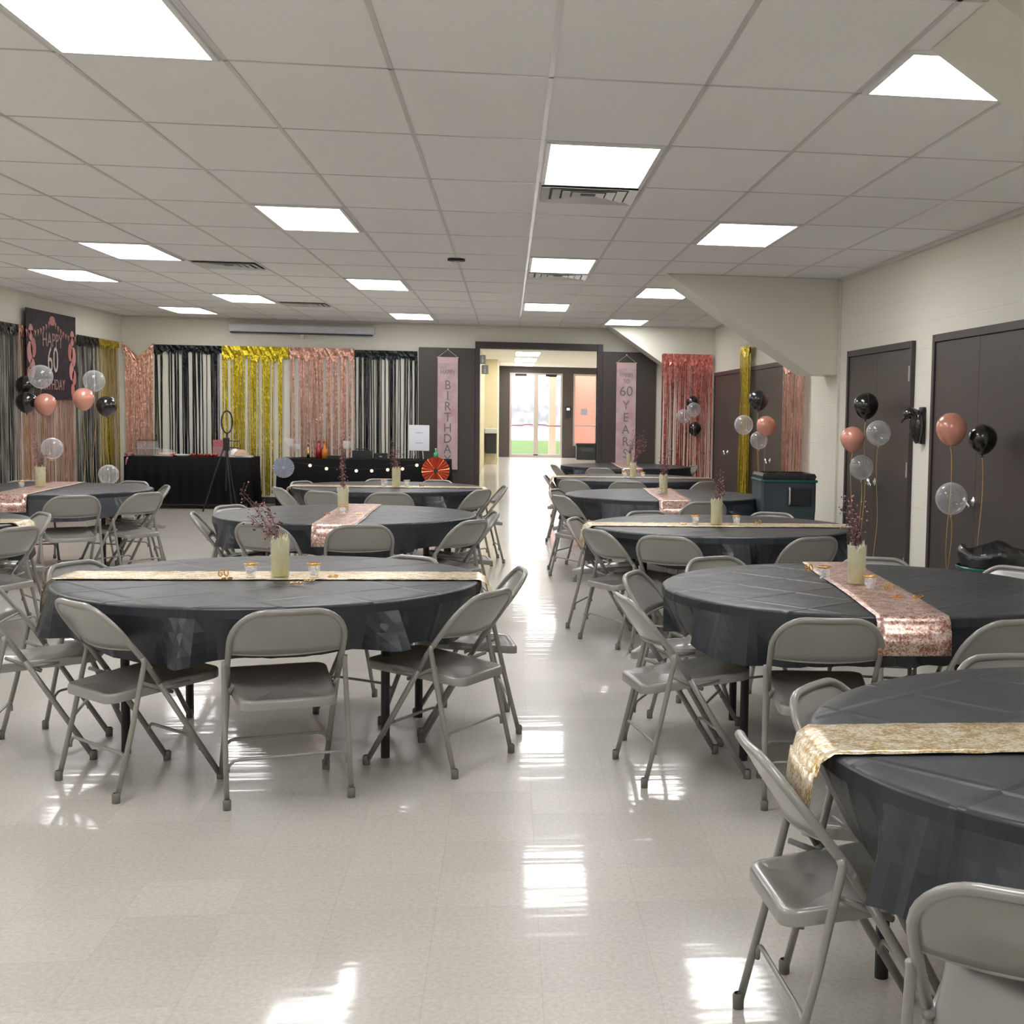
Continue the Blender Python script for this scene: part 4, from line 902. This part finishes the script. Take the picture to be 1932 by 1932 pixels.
# right buffet goods
def goblet(x, y, s, label):
    simple('glass_goblet', label, 'glass', (x, y, BZ), [('bowl', lt([(.012*s, .12*s), (.05*s, .15*s), (.065*s, .2*s), (.055*s, .26*s), (.05*s, .26*s), (.06*s, .2*s), (.045*s, .155*s), (0, .13*s)], n=20), 'glass', True), ('stem', lt([(0, 0), (.04*s, 0), (.04*s, .006), (.007*s, .012), (.007*s, .12*s), (0, .125*s)], n=14), 'glass', True)], grp='clear goblets')
goblet(-3.17, 19.9, 1.1, 'tall clear goblet at the left end of the drinks buffet'); goblet(-3.08, 20.05, .8, 'smaller clear goblet behind the tall one on the drinks buffet'); goblet(-2.36, 19.95, 1.0, 'clear goblet beside the black box on the drinks buffet')
def bottle(x, y, h, r, m, capm, label):
    simple('bottle', label, 'bottle', (x, y, BZ), [('body', lt([(0, 0), (r, 0), (r, h*.6), (r*.4, h*.75), (r*.35, h), (0, h)], n=16), m, True), ('cap', lt([(0, h*.97), (r*.42, h*.97), (r*.42, h*1.07), (0, h*1.07)], n=10), capm, False)], grp='bottles on the drinks buffet')
bottle(-2.9, 19.9, .15, .022, 'gold', 'white', 'slim copper coloured bottle on the drinks buffet'); bottle(-2.75, 19.9, .24, .045, 'red', 'redfoil', 'dark red syrup bottle on the drinks buffet'); bottle(-2.66, 19.85, .21, .04, 'orange', 'orange', 'orange bottle right of the red syrup'); bottle(-2.69, 20.05, .25, .035, 'red', 'orange', 'second red bottle with yellow cap behind the syrup'); bottle(-1.06, 19.85, .16, .035, 'green', 'white', 'green bottle with white cap below the left banner')
simple('speaker_box', 'black box speaker on the drinks buffet', 'speaker', (-2.13, 19.95, BZ), [('cabinet', bx(-.14, .14, -.08, .08, 0, .12), 'redbar', False), ('handle', tb([(-.1, 0, .12), (-.08, 0, .14), (.08, 0, .14), (.1, 0, .12)], .008, 6), 'black', False)])
simple('black_case', 'low black case right of the speaker on the drinks buffet', 'case', (-1.86, 19.95, BZ), [('body', bx(-.09, .09, -.08, .08, 0, .085), 'redbar', False), ('latch', bx(-.02, .02, -.085, -.08, .03, .05), 'chrome', False)])
simple('black_tray', 'low black tray left of the speaker on the drinks buffet', 'tray', (-2.5, 19.95, BZ), [('tray', bx(-.12, .12, -.1, .1, 0, .035), 'redbar', False), ('rim', bx(-.125, .125, -.105, .105, .035, .042), 'black', False)])
sgn = empty('sign_board', (-1.31, 19.95, BZ), -.12, 'white sign sheet leaning on an easel at the right end of the drinks buffet', 'sign')
link('sheet', bx(-.15, .15, 0, .006, .13, .51), M['paper'], sgn); link('easel', tb([(-.05, .01, .15), (-.07, -.04, .005)], .006, 6), M['chrome'], sgn); link('easel', tb([(.05, .01, .15), (.07, -.04, .005)], .006, 6), M['chrome'], sgn); link('easel', tb([(0, .01, .4), (0, .16, .005)], .006, 6), M['chrome'], sgn)
bm = bmesh.new()
for z in (.39, .24): box(bm, -.05, .05, -.001, 0, z, z+.01)
link('print_line', bm, M['print'], sgn)
# string lights along the cloth
sl = empty('string_lights', (-2.07, 19.55, 0), 0, 'string of round warm bulbs swagged along the front of the drinks buffet', 'string lights')
bul = [(-2.823, .652), (-2.593, .609), (-2.174, .583), (-1.956, .586), (-1.73, .604), (-1.519, .62), (-1.315, .675)]
P = [(-3.15+2.07, -.004, .70)]+[(x+2.07, -.004, z+.022) for x, z in bul]+[(-1.05+2.07, -.004, .72)]
link('wire', tb(P, .003, 5), M['black'], sl)
for x, z in bul:
    bm = bmesh.new(); bmesh.ops.create_icosphere(bm, subdivisions=2, radius=.024, matrix=Matrix.Translation((x+2.07, -.006, z))); link('bulb', bm, M['bulb'], sl, smooth=True)
def fan(x, y, z, r, m, label):
    f = empty('paper_fan', (x, y, z), 0, label, 'paper fan', 'pleated paper rosettes'); bm = bmesh.new(); n = 48; c = bm.verts.new((0, -.008, 0)); A = []
    for k in range(n): a = 2*PI*k/n; A.append(bm.verts.new((r*math.cos(a), -.018 if k % 2 else .006, r*math.sin(a))))
    for k in range(n): bm.faces.new((c, A[k], A[(k+1) % n]))
    o = link('pleats', bm, M[m], f); s = o.modifiers.new('s', 'SOLIDIFY'); s.thickness = .002
    link('centre', lt([(0, -.024), (r*.16, -.022), (r*.16, -.008), (0, -.008)], n=16, axis='y'), M['silverfan' if m == 'silverfan' else 'redbar'], f)
fan(-3.19, 19.53, .62, .15, 'silverfan', 'silver grey pleated paper fan at the left end of the drinks buffet'); fan(-1.045, 19.53, .60, .20, 'copperfan', 'large copper foil paper fan at the right end of the drinks buffet')
# ---------------- bins ----------------
tc1 = empty('trash_bin', (2.50, 11.85, 0), 0, 'slate rectangular trash bin against the wall under the rose strip curtain', 'trash bin')
bm = bmesh.new(); rg = []
for sx, sy, z in ((.215, .2, 0), (.25, .24, .66), (.25, .24, .93)): rg.append([bm.verts.new((a*sx, b*sy, z)) for a, b in ((-1, -1), (1, -1), (1, 1), (-1, 1))])
bm.faces.new(rg[0][::-1])
for A, B in zip(rg, rg[1:]):
    for k in range(4): bm.faces.new((A[k], A[(k+1) % 4], B[(k+1) % 4], B[k]))
o = link('body', bm, M['bin'], tc1, bevel=.02); s = o.modifiers.new('s', 'SOLIDIFY'); s.thickness = .006
link('liner_cuff', lt([(.30, .93), (.335, .93), (.35, .96), (.33, .985), (.29, .985), (.26, .8)], n=4), M['bag'], tc1, rot=(0, 0, PI/4)); 
link('rim', bx(-.262, .262, -.252, .252, .905, .93), M['binlid'], tc1, bevel=.01)
link('handle', bx(-.02, .2, -.262, -.245, .70, .86), M['redbar'], tc1, bevel=.01); link('handle_bar', tb([(0, -.262, .86), (0, -.28, .84), (0, -.28, .73), (0, -.262, .71)], .008, 6), M['vent'], tc1)
tc2 = empty('lined_bin', (2.84, 7.35, 0), 0, 'bin with a crumpled black bag and green rim at the big brown double door', 'trash bin')
link('body', lt([(0, 0), (.17, 0), (.205, .68), (.19, .68), (.16, .02), (0, .02)], n=28), M['bin'], tc2, smooth=True)
link('rim', lt([(.20, .675), (.222, .675), (.222, .695), (.20, .695)], n=28), M['binlid'], tc2)
bm = bmesh.new(); rnd = random.Random(4); prof = [(.17, .62), (.19, .70), (.205, .755), (.225, .76), (.238, .73), (.24, .705), (.226, .66), (.232, .58), (.222, .52)]; rg = []
for r, z in prof: rg.append([bm.verts.new(((r+rnd.uniform(-.008, .008))*math.cos(2*PI*k/30), (r+rnd.uniform(-.008, .008))*math.sin(2*PI*k/30), z+rnd.uniform(-.01, .01)-(.02*math.sin(k*.8) if i else 0))) for k in range(30)])
for A, B in zip(rg, rg[1:]):
    for k in range(30): bm.faces.new((A[k], A[(k+1) % 30], B[(k+1) % 30], B[k]))
link('liner_bag', bm, M['bag'], tc2, smooth=True); link('rim_band', lt([(.244, .64), (.25, .645), (.25, .655), (.244, .66)], n=28), M['binlid'], tc2)
